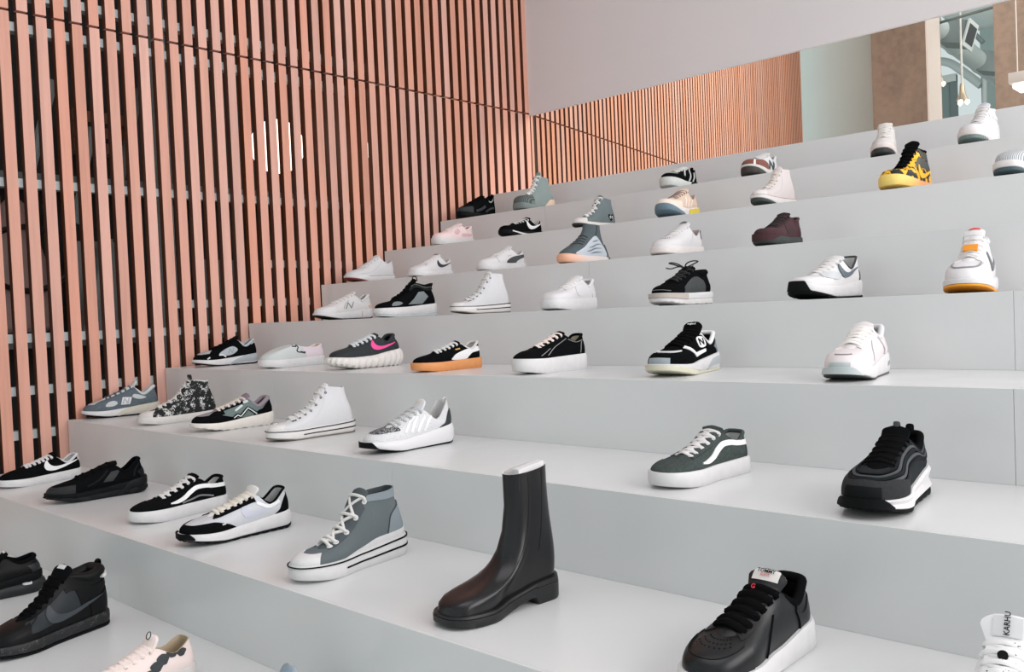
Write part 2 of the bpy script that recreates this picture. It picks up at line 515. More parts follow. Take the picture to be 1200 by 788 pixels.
def make_far_room():
    METAL = mat((0.50, 0.55, 0.54), 0.45, 'spiral', metal=0.2)
    GREY = mat((0.20, 0.235, 0.235), 0.6, 'plain')
    FRAME = mat((0.55, 0.58, 0.57), 0.5, 'plain')
    BLACK = mat((0.05, 0.055, 0.055), 0.6, 'plain')
    # big round duct
    p = at_y(1110, 43.5, 29.0); q = p + np.array([-0.052, 1.0, 0]) * 13.5
    s = p - np.array([-0.052, 1.0, 0]) * 2.0
    r = 0.33
    duct = empty('ventilation_duct', (s * U).tolist())
    tag(duct, 'thick round grey metal air duct with square vents under the far ceiling', 'duct')
    def rel(m): return [tuple(np.asarray(v) - s * U) for v in m[0]], m[1]
    v, f = rel(tube([(s + (q - s) * t) * U for t in np.linspace(0, 1, 12)], r * U, 24)); mesh_obj('pipe', v, f, METAL, duct)
    for t in (0.2, 0.42, 0.64):
        c = s + (q - s) * t
        v, f = rel(tube([(c + np.array([0, y, 0])) * U for y in (-0.05, 0.05)], (r + 0.02) * U, 24)); mesh_obj('joint_band', v, f, METAL, duct)
    for px, py in ((1113, 30), (1150, 71)):
        # vents hang on the duct, facing right and down
        d = _ray(px, py)
        best = min(np.linspace(0, 1, 400), key=lambda t: np.linalg.norm(np.cross((s + (q - s) * t) - CAMP, d)))
        c = s + (q - s) * best
        import bmesh
        ax = np.array([-0.052, 1.0, 0]); ax /= np.linalg.norm(ax)
        out = np.array([0.80, 0.0, -0.25]); out /= np.linalg.norm(out)
        upv = np.cross(out, ax)
        def slab(o0, o1, ha, hu, m, nm, par):
            V = [(c + out * o + ax * a * ha + upv * b * hu) * U - s * U for o in (o0, o1) for a in (-1, 1) for b in (-1, 1)]
            F = [(0, 1, 3, 2), (4, 6, 7, 5), (0, 4, 5, 1), (2, 3, 7, 6), (0, 2, 6, 4), (1, 5, 7, 3)]
            return mesh_obj(nm, V, F, m, par, smooth=False)
        vb = slab(0.1, 0.80, 0.50, 0.34, GREY, 'vent', duct)
        slab(0.80, 0.85, 0.55, 0.39, FRAME, 'vent_frame', vb)
        slab(0.845, 0.86, 0.42, 0.27, BLACK, 'grille', vb)
    # second, higher duct
    p2 = at_y(1130, 22, 34.0); s2 = at_y(1215, 4, 30.0)
    v, f = tube([np.array(a) * U for a in (s2, p2, p2 + np.array([-2.5, 2.0, 0.0]))], 0.5 * U, 20)
    tag(mesh_obj('branch_duct', v, f, METAL), 'pale round duct crossing behind the vents near the white wall', 'duct')
    # thin pipes under the ceiling
    for i, (a, b, ya, yb, rr, lab) in enumerate((
        ((1086, 31), (1190, 1), 27.2, 24.6, 0.04, 'thin grey pipe running along the top of the opening'),
        ((1131, 28), (1152, 50), 40, 40, 0.1, 'short square grey conduit between the two vents'))):
        v, f = tube([at_y(*a, ya) * U, at_y(*b, yb) * U], rr * U, 10)
        tag(mesh_obj('ceiling_pipe', v, f, GREY), lab, 'pipe', 'ceiling pipes')
    # low bent pipe
    pts = [at_y(1088, 75, 43.8), at_y(1100, 72, 43.8), at_y(1113, 74, 43.8), at_y(1126, 82, 43.8), at_y(1150, 100, 43.8)]
    v, f = tube(smooth_path(pts, 6) * U, 0.19 * U, 16)
    tag(mesh_obj('bent_pipe', v, f, METAL), 'curved pale pipe below the big duct on the far wall', 'pipe')
    # doorway on the far wall
    d0 = at_y(1093, 105, 43.9); d1 = at_y(1114, 112, 43.9)
    dr = empty('door_1', (d0 * U).tolist()); tag(dr, kind='structure')
    def dbox(nm, x0, x1, z0, z1, y0, m): 
        v, f = box_mesh((x0 - d0[0]) * U, (x1 - d0[0]) * U, (y0 - d0[1]) * U, (43.98 - d0[1]) * U, (z0 - d0[2]) * U, (z1 - d0[2]) * U)
        mesh_obj(nm, v, f, m, dr, smooth=False)
    dbox('door_leaf', d0[0] - 1, d1[0], 3.3, d1[2] + 0.6, 43.9, mat((0.2, 0.26, 0.26), 0.7, 'plain'))
    dbox('door_frame', d1[0], d1[0] + 0.3, 3.3, d1[2] + 0.9, 43.8, mat((0.16, 0.2, 0.2), 0.7, 'plain'))
    dbox('door_head', d0[0] - 1, d1[0] + 0.3, d1[2] + 0.6, d1[2] + 0.95, 43.7, mat((0.55, 0.6, 0.58), 0.7, 'plain'))
    v, f = tube([at_y(1154, 92, 43.5) * U, at_y(1154, 160, 43.5) * U], 0.1 * U, 8)
    tag(mesh_obj('wall_conduit', v, f, FRAME), 'thin pale vertical conduit on the far green wall', 'pipe')
    # pendant bulbs
    BR = mat((0.55, 0.45, 0.34), 0.35, 'plain', metal=0.6)
    BULB = mat((1.0, 0.9, 0.75), 0.3, 'plain', emit=0.9)
    for px, top, bot, lab in ((1100, 46, 99, 'small brass pendant bulb nearest the concrete column edge'), (1128, 70, 120, 'small brass pendant bulb hanging lower, right of its twin')):
        Yp = 26.7
        a = at_y(px, bot, Yp); b = at_y(px, bot, Yp); zt = 15.2
        b = np.array([a[0], Yp, b[2]])
        root = empty('pendant_bulb', (b * U).tolist()); tag(root, lab, 'lamp', 'pendant bulbs')
        v, f = tube([(0, 0, 0.5 * U), (0, 0, (zt - b[2]) * U)], 0.03 * U, 8); mesh_obj('cord', v, f, mat((0.6, 0.6, 0.56), 0.6), root)
        v, f = tube([(0, 0, 0.55 * U), (0, 0, 0.45 * U), (0, 0, 0.3 * U), (0, 0, 0.12 * U), (0, 0, 0.06 * U)], [0.05 * U, 0.07 * U, 0.08 * U, 0.13 * U, 0.17 * U], 12); mesh_obj('socket', v, f, BR, root)
        for ang in (0.3, 2.4, 4.5):
            cx, cy = 0.12 * math.cos(ang), 0.12 * math.sin(ang)
            zz = np.linspace(0, 1, 7)
            v, f = tube([(cx * U, cy * U, (0.08 - 0.17 * z) * U) for z in zz], [max(0.004, 0.075 * math.sin(math.pi * (0.12 + 0.86 * z))) * U for z in zz], 10)
            mesh_obj('bulb', v, f, BULB, root)
    # lit box pendant at the right edge of the view
    Yp = 16.0
    c = at_y(1212, 96, Yp)
    root = empty('pendant_lamp', (c * U).tolist()); tag(root, 'lit box-shaped pendant lamp with glowing underside at the right edge', 'lamp')
    v, f = box_mesh(-0.32 * U, 0.32 * U, -0.32 * U, 0.32 * U, -0.02 * U, 0.16 * U, 0.004); mesh_obj('housing', v, f, mat((0.55, 0.5, 0.46), 0.5), root)
    v, f = box_mesh(-0.27 * U, 0.27 * U, -0.27 * U, 0.27 * U, -0.10 * U, -0.022 * U, 0.01); mesh_obj('diffuser', v, f, mat((1.0, 0.93, 0.85), 0.5, emit=2.2), root)
    v, f = tube([(-0.25 * U, 0, 0.16 * U), (-0.25 * U, 0, 4.0 * U)], 0.012 * U, 6); mesh_obj('cord', v, f, mat((0.5, 0.45, 0.4), 0.6), root)
    area('far_slat_fill', (5.5, 9.0, 5.0), (-1.0, 9.0, 3.0), 7, 2.5, 380, (1.0, 0.95, 0.9))  # added fill lamp, brightens the second batten wall
    area('far_wall_fill', (2.6, 6.4, 5.6), (0.6, 12.3, 3.4), 3.5, 2.0, 170, (0.96, 1.0, 0.98))  # added fill lamp aimed at the pale far wall
    area('far_room_fill', (1.5, 14.5, 6.6), (1.0, 15.5, 2.0), 5, 4, 120, (0.95, 1.0, 0.98))  # added fill lamp without a fixture, lifts the far end
make_far_room()

# things kept in the dark space behind the battens
def make_storage():
    def put(name, lab, cat, v, f, m, group=None):
        return tag(mesh_obj(name, v, f, m), lab, cat, group)
    g1 = mat((0.16, 0.19, 0.19), 0.5); g2 = mat((0.30, 0.34, 0.34), 0.5); wd = mat((0.22, 0.11, 0.07), 0.7)
    def bar(a, b, r, X=-0.9):
        return tube([at_x(*a, X) * U, at_x(*b, X) * U], r * U, 8)
    v, f = bar((36, 200), (62, 95), 0.05); put('leaning_pipe', 'grey pipe leaning behind the left slats above the upper rail', 'pipe', v, f, g2, 'pipes behind the slats')
    v, f = bar((88, 262), (108, 150), 0.045); put('leaning_pipe', 'grey pipe leaning behind the slats beside the wooden crate', 'pipe', v, f, g2, 'pipes behind the slats')
    v, f = bar((140, 215), (163, 105), 0.05); put('leaning_pipe', 'grey pipe leaning behind the slats, third from the left', 'pipe', v, f, g1, 'pipes behind the slats')
    v, f = bar((104, 390), (126, 280), 0.06); put('leaning_pipe', 'pale grey pipe leaning low behind the slats under the rail', 'pipe', v, f, g2, 'pipes behind the slats')
    a = at_x(80, 155, -1.2); b = at_x(110, 135, -1.2)
    r = empty('wooden_crate', ((a[0]) * U, a[1] * U, (a[2] - 0.25) * U)); tag(r, 'small brown wooden crate on a shelf behind the slats', 'crate')
    for i in range(3):
        v, f = box_mesh(0.1 * U, 0.15 * U, 0, 0.7 * U, (0.02 + i * 0.17) * U, (0.14 + i * 0.17) * U, 0.003); mesh_obj('plank', v, f, wd, r)
    for y in (0.02, 0.6):
        v, f = box_mesh(0.0, 0.1 * U, y * U, (y + 0.08) * U, 0, 0.5 * U, 0.003); mesh_obj('corner_post', v, f, wd, r)
    v, f = box_mesh(0.0, 0.1 * U, 0.1 * U, 0.6 * U, 0, 0.02 * U); mesh_obj('bottom', v, f, wd, r)
    # shelf under it
    s = sbox('storage_shelf', -1.65, -0.95, 1.2, 6.2, 3.3, 3.38, g1); tag(s, 'long dark shelf board behind the slats', 'shelf')
    s = sbox('storage_shelf', -1.65, -0.95, 1.2, 6.2, 1.55, 1.63, g1); tag(s, 'lower dark shelf board behind the slats, near the floor', 'shelf')
    # round pink bundle with a black hoop
    c = at_x(18, 292, -1.15)
    bm_v, bm_f = [], []
    pts = smooth_path([(0, 0, 0.66), (0, 0, 0.6), (0, 0, 0.3), (0, 0, 0.05), (0, 0, 0.0)], 4)
    v, f = tube(pts * U, [max(0.01, x) * U for x in ip([(0, 0.08), (4, 0.14), (8, 0.30), (12, 0.32), (16, 0.26)], np.arange(len(pts)))], 16)
    bag = empty('round_bag', ((c[0]) * U, c[1] * U, 1.72 * U)); tag(bag, 'pale pink round bag with a black hoop behind the leftmost slats', 'bag')
    v = [(p[0], p[1], p[2] * 2.1) for p in v]
    mesh_obj('pouch', v, f, mat((0.45, 0.30, 0.27), 0.7, 'canvas'), bag)
    ring = [(0.33 * U, 0.42 * U * math.cos(t), (0.75 + 0.33 * math.sin(t)) * U) for t in np.linspace(0, 2 * math.pi, 25)]
    v, f = tube(ring, 0.03 * U, 8, up=(1, 0, 0)); mesh_obj('hoop', v, f, mat((0.01, 0.01, 0.01), 0.4), bag)
    s = sbox('cardboard_sheet', -1.3, -1.26, 2.35, 2.46, 1.63, 3.1, mat((0.35, 0.33, 0.03), 0.6)); tag(s, 'narrow yellow-green board standing behind the left slats', 'board')
    s = sbox('leaning_board', -1.2, -1.15, 2.62, 3.05, 1.63, 2.7, g2); tag(s, 'grey board standing behind the slats left of the steel post', 'board')
    s = sbox('leaning_board', -0.98, -0.93, 4.0, 4.5, 1.63, 2.5, g1); tag(s, 'dark grey board standing behind the slats right of the steel post', 'board')
    # lamps glowing through the gaps
    for px, py, rr, pw, lab in ((325, 172, 0.34, 7, 'large white globe lamp glowing behind the slats'), (438, 176, 0.13, 3, 'small white globe lamp glowing behind the slats')):
        c = at_x(px, py, -0.85)
        root = empty('globe_lamp', (c * U).tolist()); tag(root, lab, 'lamp', 'lamps behind the slats')
        th = np.linspace(0.02, math.pi - 0.02, 14)
        v, f = tube([(0, 0, rr * U * math.cos(t)) for t in th], [rr * U * math.sin(t) for t in th], 24, up=(1, 0, 0))
        mesh_obj('globe', v, f, mat((1.0, 0.86, 0.74), 0.5, emit=2.0), root)
        v, f = tube([(0, 0, rr * U), (0, 0, (8.2 - c[2]) * U)], 0.02 * U, 8); mesh_obj('cord', v, f, DARK, root)
    l = bpy.data.lights.new('lamp_glow', 'POINT'); l.energy = 2; l.color = (1, 0.6, 0.35); l.shadow_soft_size = 0.1
    o = bpy.data.objects.new('lamp_glow', l); COL.objects.link(o); o.location = (at_x(520, 160, -0.9) * U).tolist()
make_storage()
# ---------------------------------------------------------------- shoe builder
# local frame of a shoe: +x toe, +y the side that faces the viewer, +z up; lengths in shoe lengths
WHITE = mat((0.70, 0.69, 0.69), 0.5, 'rubber')
OFFWHITE = mat((0.66, 0.63, 0.60), 0.55, 'rubber')
CREAM = mat((0.72, 0.66, 0.57), 0.55, 'rubber')
WLEATHER = mat((0.70, 0.69, 0.70), 0.45, 'leather')
WCANVAS = mat((0.70, 0.70, 0.715), 0.85, 'canvas')
WLACE = mat((0.72, 0.70, 0.69), 0.8, 'canvas', scale=1.5)
CLACE = mat((0.72, 0.66, 0.58), 0.8, 'canvas', scale=1.5)
BLACKR = mat((0.006, 0.007, 0.0075), 0.6, 'rubber', spec=0.09)
BLACKL = mat((0.006, 0.0065, 0.007), 0.45, 'leather', spec=0.14)
BLACKC = mat((0.0045, 0.005, 0.0055), 0.9, 'canvas', spec=0.04)
BLACKS = mat((0.005, 0.0055, 0.006), 0.95, 'suede', spec=0.03)
BLACKLACE = mat((0.004, 0.004, 0.0045), 0.9, 'canvas', scale=1.5, spec=0.04)
SILVER = mat((0.62, 0.63, 0.64), 0.3, 'plain', metal=0.8)
LININGW = mat((0.72, 0.71, 0.70), 0.9, 'canvas')
LININGB = mat((0.014, 0.014, 0.016), 0.9, 'canvas', spec=0.08)

DEF = dict(
    zs=[(0, .105), (.3, .092), (.7, .082), (1, .088)], zb=[(0, .006), (.07, 0), (.68, 0), (1, .03)],
    heelw=.125, waistw=.145, ballw=.18, toen=2.3, inset=.012,
    heel=(.035, .285), dip=(.17, .232), eye=(.36, .325), thr=(.655, .205),
    vheel=.055, vdip=.082, veye=.055, vthr=.045,
    tongue=(.30, .385), tw=.096, tth=.022, mid=.46, toeh=.075, bulge=.022, heelb=.012,
    ring=None, rows=6, pfirst=.40, plast=.635, collar=.012,
    pa=None, pb=None, pc=None, pd=None)

ROOTS = {}
LEN = 0.29
NQ, NT = 72, 12

class Shoe:
    def __init__(s, key, name, label, group=None, cat='shoe', **k):
        s.k = dict(DEF); s.k.update(k)
        if s.k['heel'][0] < .045:
            s.k['heel'] = (.045, s.k['heel'][1])
        w_ = (.085, .105, .07) if s.k['mid'] > .4 else (.06, .085, .058)
        for n_, v_ in zip(('vheel', 'vdip', 'veye'), w_):
            s.k[n_] = max(s.k[n_], v_)
        if not s.k['ring'] and not k.get('flatvamp'):
            s.k['thr'] = (s.k['thr'][0] + .03, s.k['thr'][1] + .02)
            if s.k['mid'] > .4:      # low shoes: deeper ankle line, tongue standing up from the top eyelet
                s.k['dip'] = (s.k['dip'][0], s.k['dip'][1] - .016)
                e_, t_ = s.k['eye'], s.k['tongue']
                s.k['tongue'] = (e_[0] + (t_[0] - e_[0]) * .75, e_[1] + (t_[1] - e_[1]) * .85)
        s.root = empty(name)
        tag(s.root, label, cat, group or 'shoes on the display steps')
        ROOTS[key] = s.root
        s.key = key
        s.bvh = {}
    # --- plan outline
    def half(s, u):
        k = s.k
        u = np.asarray(u, float)
        mid = ip([(.13, k['heelw']), (.32, (k['heelw'] + k['waistw']) / 2), (.5, k['waistw']), (.72, k['ballw']), (.74, k['ballw'])], u)
        h = np.clip((.13 - u) / .13, 0, 1)
        mid = mid * np.sqrt(np.clip(1 - h**2.2, 0, 1))
        t = np.clip((u - .70) / .30, 0, 1)
        n = k['toen']
        return mid * np.clip(1 - t**n, 0, 1)**(1 / n)
    def plan(s, q, off=0.0):
        p = np.abs(q); sg = np.where(q < 0, -1.0, 1.0)
        u = .5 - .5 * np.cos(math.pi * p)
        v = s.half(u)
        e = 1e-3
        p2 = np.clip(p + e, 0, 1); p1 = np.clip(p - e, 0, 1)
        u2, u1 = .5 - .5 * np.cos(math.pi * p2), .5 - .5 * np.cos(math.pi * p1)
        du, dv = u2 - u1, s.half(u2) - s.half(u1)
        nx, ny = dv * -1, du
        nx = -dv; ny = du
        l = np.sqrt(nx**2 + ny**2) + 1e-12
        nx, ny = nx / l, ny / l
        nx = np.where(p < .004, -1.0, np.where(p > .996, 1.0, nx))
        ny = np.where((p < .004) | (p > .996), 0.0, ny)
        return u + nx * off, (v + ny * off) * sg, nx, ny * sg
    # --- top line of the upper
    def top(s, p):
        k = s.k
        if k['ring']:
            # closed shaft: (u_back, u_front, half width, z_back, z_front)
            ub, uf, hv, zb_, zf = k['ring']
            a = math.pi * p
            c = .5 - .5 * np.cos(a)
            return ub + (uf - ub) * c, hv * np.sin(a)**.9, zb_ + (zf - zb_) * c
        (uh, zh), (ud, zd), (ue, ze), (ut, zt) = k['heel'], k['dip'], k['eye'], k['thr']
        pu = [(0, uh), (.05, uh + .006), (.10, uh + .03), (.22, ud + .02), (.38, ue), (.51, ue + (ut - ue) * .5), (.64, ut), (.78, ut + .03), (1, ut + .035)]
        pv = [(0, 0), (.05, k['vheel'] * .62), (.10, k['vheel']), (.22, k['vdip']), (.38, k['veye']), (.64, k['vthr']), (.78, k['vthr'] * .55), (1, 0)]
        pz = [(0, zh), (.05, zh - .001), (.10, zh - .008), (.22, zd), (.38, ze), (.51, zt + (ze - zt) * k['mid']), (.64, zt), (.78, zt - .012), (1, zt - .014)]
        return ip(pu, p), ip(pv, p), ip(pz, p)
    def S(s, q, t):
        k = s.k
        q, t = np.broadcast_arrays(np.asarray(q, float), np.asarray(t, float))
        q = (q + 1) % 2 - 1
        p = np.abs(q); sg = np.where(q < 0, -1.0, 1.0)
        bx, by, nx, ny = s.plan(q, -k['inset'])
        bz = ip(k['zs'], np.clip(bx, 0, 1)) - .006
        tx, ty, tz = s.top(p); ty = ty * sg
        dz = tz - bz
        hd = np.sqrt((bx - tx)**2 + (by - ty)**2)
        if k['ring']:
            A = ip(k['pa'] or [(0, .4), (.5, .3), (1, .22)], p) * dz
            Bo = ip(k['pb'] or [(0, .01), (.5, .02), (1, .0)], p)
            Cc = ip(k['pc'] or [(0, 0), (1, 0)], p)
            D = ip(k['pd'] or [(0, -.4), (.4, -.5), (.7, -.75), (1, -.82)], p) * dz
        else:
            A = ip(k['pa'] or [(0, .42), (.25, .45), (.5, .6), (.75, .85), (1, 0)], p) * dz
            w = np.clip((p - .6) / .4, 0, 1); w = w * w * (3 - 2 * w)
            A = A * (1 - w) + k['toeh'] * w
            Bo = ip(k['pb'] or [(0, k['heelb']), (.15, k['bulge'] * .7), (.4, k['bulge']), (.8, .012), (1, .006)], p)
            Cc = ip(k['pc'] or [(0, .0), (.2, .1), (.38, .28), (.5, .42), (.7, .5), (1, .5)], p)
            D = ip(k['pd'] or [(0, -.38), (.2, -.34), (.38, -.22), (.55, -.10), (.75, -.18), (1, -.24)], p) * dz
        l = hd + 1e-9
        ox, oy = (bx - tx) / l, (by - ty) / l
        P0 = np.stack([bx, by, bz], -1)
        P1 = np.stack([bx + nx * Bo, by + ny * Bo, bz + A], -1)
        P2 = np.stack([tx + ox * Cc * hd, ty + oy * Cc * hd, tz + D], -1)
        P3 = np.stack([tx, ty, tz], -1)
        t = t[..., None]
        return P0 * (1 - t)**3 + 3 * P1 * t * (1 - t)**2 + 3 * P2 * t * t * (1 - t) + P3 * t**3
    def N(s, q, t):
        e = 2e-3
        q, t = np.broadcast_arrays(np.asarray(q, float), np.asarray(t, float))
        t1 = np.clip(t + e, 0, 1); t0 = np.clip(t - e, 0, 1)
        a = s.S(q + e, t) - s.S(q - e, t)
        b = s.S(q, t1) - s.S(q, t0)
        n = np.cross(a, b)
        l = np.linalg.norm(n, axis=-1, keepdims=True)
        n = n / (l + 1e-15)
        # keep it pointing outwards
        return n * -1.0
    def add(s, name, v, f, m, parent=None, smooth=True, sharp=40, label=None):
        v = np.asarray(v, float) * LEN
        o = mesh_obj(name, v, f, m, parent or s.root, sharp, smooth)
        if label: o['label'] = label
        return o
    # --- upper, lining and insole
    def upper(s, m, lining=None, insole=None, name='upper'):
        k = s.k
        q = np.linspace(-1, 1, NQ, endpoint=False)
        t = np.linspace(0, 1, NT)
        Q, T = np.meshgrid(q, t, indexing='ij')
        V = s.S(Q, T).reshape(-1, 3)
        F = []
        for i in range(NQ):
            i2 = (i + 1) % NQ
            for j in range(NT - 1):
                F.append((i * NT + j, i * NT + j + 1, i2 * NT + j + 1, i2 * NT + j))
        s.bvh['upper'] = BVHTree.FromPolygons([tuple(x) for x in V], F)
        s.body = s.add(name, V, F, m, sharp=60)
        th = k['collar']
        nn = s.N(Q, np.clip(T, .0, .97)).reshape(NQ, NT, 3)
        W = V.reshape(NQ, NT, 3)
        j0 = NT // 3
        pr = np.abs(q)
        lim = 1.01 if k['ring'] else .70
        I = W - nn * th
        I[:, -1] = W[:, -1] - nn[:, -1] * th * .9
        VV, FF = [], []
        VV += [tuple(x) for x in W[:, -1]]
        base = NQ
        for j in range(j0, NT): VV += [tuple(x) for x in I[:, j]]
        nj = NT - j0
        for i in range(NQ):
            i2 = (i + 1) % NQ
            if pr[i] > lim and pr[i2] > lim: continue
            FF.append((i, i2, base + (nj - 1) * NQ + i2, base + (nj - 1) * NQ + i))
            for j in range(nj - 1):
                FF.append((base + j * NQ + i, base + j * NQ + i2, base + (j + 1) * NQ + i2, base + (j + 1) * NQ + i))
        s.add('lining', VV, FF, lining or LININGW, s.body, sharp=70)
        # insole
        qq = np.linspace(-1, 1, 40, endpoint=False)
        x, y, _, _ = s.plan(qq, -.03)
        z = ip(k['zs'], np.clip(x, 0, 1)) + .012
        s.add('insole', np.stack([x, y, z], -1), [tuple(range(40))], insole or lining or LININGW, s.body, smooth=False)
        return s.body
    # --- sole layers
    def layer(s, name, m, f0, f1, off=0.0, prof=None, ridge=None, lug=None, n=96, parent=None, label=None, q0=None, z0=None, z1=None):
        """slab of the sole between the height fractions f0 and f1 (numbers or (u, f) lists)"""
        k = s.k
        q = np.linspace(-1, 1, n, endpoint=False)
        prof = prof or [(0, -.012), (.12, 0), (.5, .003), (.88, .001), (1, -.007)]
        rings = []
        for h, o in prof:
            oo = np.full(n, off + o)
            if ridge:
                amp, cnt, sk = ridge
                oo = oo + amp * np.sin(2 * math.pi * (cnt * np.abs(q) + sk * h)) * math.sin(math.pi * min(max(h, 0.001), .999)) ** .5
            x, y, _, _ = s.plan(q, 0)
            x0, y0, nx, ny = s.plan(q, 0)
            x, y = x0 + nx * oo, y0 + ny * oo
            uc = np.clip(x0, 0, 1)
            a = ip(z0 or k['zb'], uc); b = ip(z1 or k['zs'], uc)
            thin = b < a + .012
            b = np.where(thin, a + .03, b); a = np.where(thin, a + .02, a)
            x = np.where(thin, x0 - nx * .05, x); y = np.where(thin, y0 - ny * .05, y)
            g0 = ip(f0, uc) if isinstance(f0, list) else f0
            g1 = ip(f1, uc) if isinstance(f1, list) else f1
            lo, hi = a + (b - a) * g0, a + (b - a) * g1
            z = lo + (hi - lo) * h
            if lug and h < .3:
                z = z + lug[0] * (np.sin(2 * math.pi * lug[1] * np.abs(q)) > 0.2) * (np.abs(np.abs(q) - .5) < .47)
            rings.append(np.stack([x, y, z], -1))
        V = np.concatenate(rings)
        F = []
        R = len(rings)
        for r in range(R - 1):
            for i in range(n):
                i2 = (i + 1) % n
                F.append((r * n + i, r * n + i2, (r + 1) * n + i2, (r + 1) * n + i))
        h2 = n // 2
        def cap(b, rev):
            # index of q = -1 + 2 i / n ; heel at i = n/2, toe at i = 0
            for i in range(0, h2):
                a0, a1 = (h2 + i) % n, (h2 + i + 1) % n
                c0, c1 = (h2 - i) % n, (h2 - i - 1) % n
                quad = [b + a0, b + a1, b + c1, b + c0]
                quad = list(dict.fromkeys(quad))
                if len(quad) < 3: continue
                F.append(tuple(quad[::-1] if rev else quad))
        cap(0, True); cap((R - 1) * n, False)
        o = s.add(name, V, F, m, parent, sharp=42, label=label)
        key = 'sole'
        if key not in s.bvh: s._sv, s._sf = [], []
        off_i = len(s._sv)
        s._sv += [tuple(x) for x in V]; s._sf += [tuple(i + off_i for i in f) for f in F]
        s.bvh['sole'] = BVHTree.FromPolygons(s._sv, s._sf)
        return o
    def band(s, name, m, e0, e1, f0, f1, off=.005, n=48, parent=None):
        """ribbon round the sole edge between height fractions"""
        k = s.k
        e = np.linspace(e0, e1, n)
        q = (e + 1) % 2 - 1
        x0, y0, nx, ny = s.plan(q, 0)
        uc = np.clip(x0, 0, 1)
        a = ip(k['zb'], uc); b = ip(k['zs'], uc)
        g0 = ip(f0, uc) if isinstance(f0, list) else f0
        g1 = ip(f1, uc) if isinstance(f1, list) else f1
        V = []
        for o, g in ((off - .006, g0), (off, g0), (off, g1), (off - .006, g1)):
            V.append(np.stack([x0 + nx * o, y0 + ny * o, a + (b - a) * g], -1))
        V = np.concatenate(V)
        F = [(r * n + i, r * n + i + 1, (r + 1) * n + i + 1, (r + 1) * n + i) for r in range(3) for i in range(n - 1)]
        return s.add(name, V, F, m, parent)
    # --- pieces laid on the upper
    def patch(s, name, m, e0, e1, t0, t1, off=.004, n=None, nt=7, parent=None, label=None):
        n = n or max(8, int(abs(e1 - e0) * 44))
        e = np.linspace(e0, e1, n)
        pf = np.abs((e + 1) % 2 - 1)
        a = ip(t0, pf) if isinstance(t0, list) else np.full(n, t0)
        b = ip(t1, pf) if isinstance(t1, list) else np.full(n, t1)
        h = np.linspace(0, 1, nt)
        E = np.repeat(e[:, None], nt, 1); T = a[:, None] + (b - a)[:, None] * h[None, :]
        P = s.S(E, T); NN = s.N(E, np.clip(T, .005, .97))
        O = np.full((n, nt), off); 
        G = P + NN * O[..., None]
        V = list(G.reshape(-1, 3)); F = []
        for i in range(n - 1):
            for j in range(nt - 1):
                F.append((i * nt + j, i * nt + j + 1, (i + 1) * nt + j + 1, (i + 1) * nt + j))
        # skirt
        border = [i * nt for i in range(n)] + [(n - 1) * nt + j for j in range(1, nt)] + [i * nt + nt - 1 for i in range(n - 2, -1, -1)] + [j for j in range(nt - 2, 0, -1)]
        low = (P - NN * .004).reshape(-1, 3)
        b0 = len(V)
        V += [low[i] for i in border]
        m_ = len(border)
        for i in range(m_):
            i2 = (i + 1) % m_
            F.append((border[i], border[i2], b0 + i2, b0 + i))
        return s.add(name, V, F, m, parent or getattr(s, 'body', None), sharp=50, label=label)
    def line(s, name, m, pts, w, off=.002, parent=None, n=7, arr=False):
        """thin ribbon through (e, t) points on the upper"""
        Q = smooth_path(pts, n)
        P = s.S(Q[:, 0], Q[:, 1]); NN = s.N(Q[:, 0], np.clip(Q[:, 1], .005, .97))
        return s._ribbon(name, m, P, NN, w, off, parent or getattr(s, 'body', None))
    def _ribbon(s, name, m, P, NN, w, off, parent):
        w = np.broadcast_to(np.asarray(w, float), (len(P),))
        T = np.gradient(P, axis=0); T /= np.linalg.norm(T, axis=1)[:, None] + 1e-12
        B = np.cross(T, NN); B /= np.linalg.norm(B, axis=1)[:, None] + 1e-12
        A = P + NN * off
        V = np.concatenate([P - NN * .004 + B * w[:, None] / 2, A + B * w[:, None] / 2, A - B * w[:, None] / 2, P - NN * .004 - B * w[:, None] / 2])
        n = len(P)
        F = [(r * n + i, (r + 1) * n + i, (r + 1) * n + i + 1, r * n + i + 1) for r in range(3) for i in range(n - 1)]
        F += [(0, n, 2 * n, 3 * n), (n - 1, 4 * n - 1, 3 * n - 1, 2 * n - 1)]
        return s.add(name, V, F, m, parent, sharp=50)
    def hit(s, u, w, on='upper', axis='side'):
        bv = s.bvh[on]
        if axis == 'side':
            o, d = Vector((u, 1, w)), Vector((0, -1, 0))
        elif axis == 'top':
            o, d = Vector((u, w, 1.5)), Vector((0, 0, -1))
        elif axis == 'front':
            o, d = Vector((2, u, w)), Vector((-1, 0, 0))
        else:      # three-quarter front
            o, d = None, None
        loc, nor, idx, dist = bv.ray_cast(o, d)
        if loc is None or (axis == 'side' and loc.y < -0.01):
            c = Vector((u, 0.16, w)) if axis == 'side' else (Vector((u, w, .6)) if axis == 'top' else Vector((1.1, u, w)))
            loc, nor, idx, dist = bv.find_nearest(c)
        if nor.dot(d) > 0: nor = -nor
        return np.array(loc), np.array(nor)
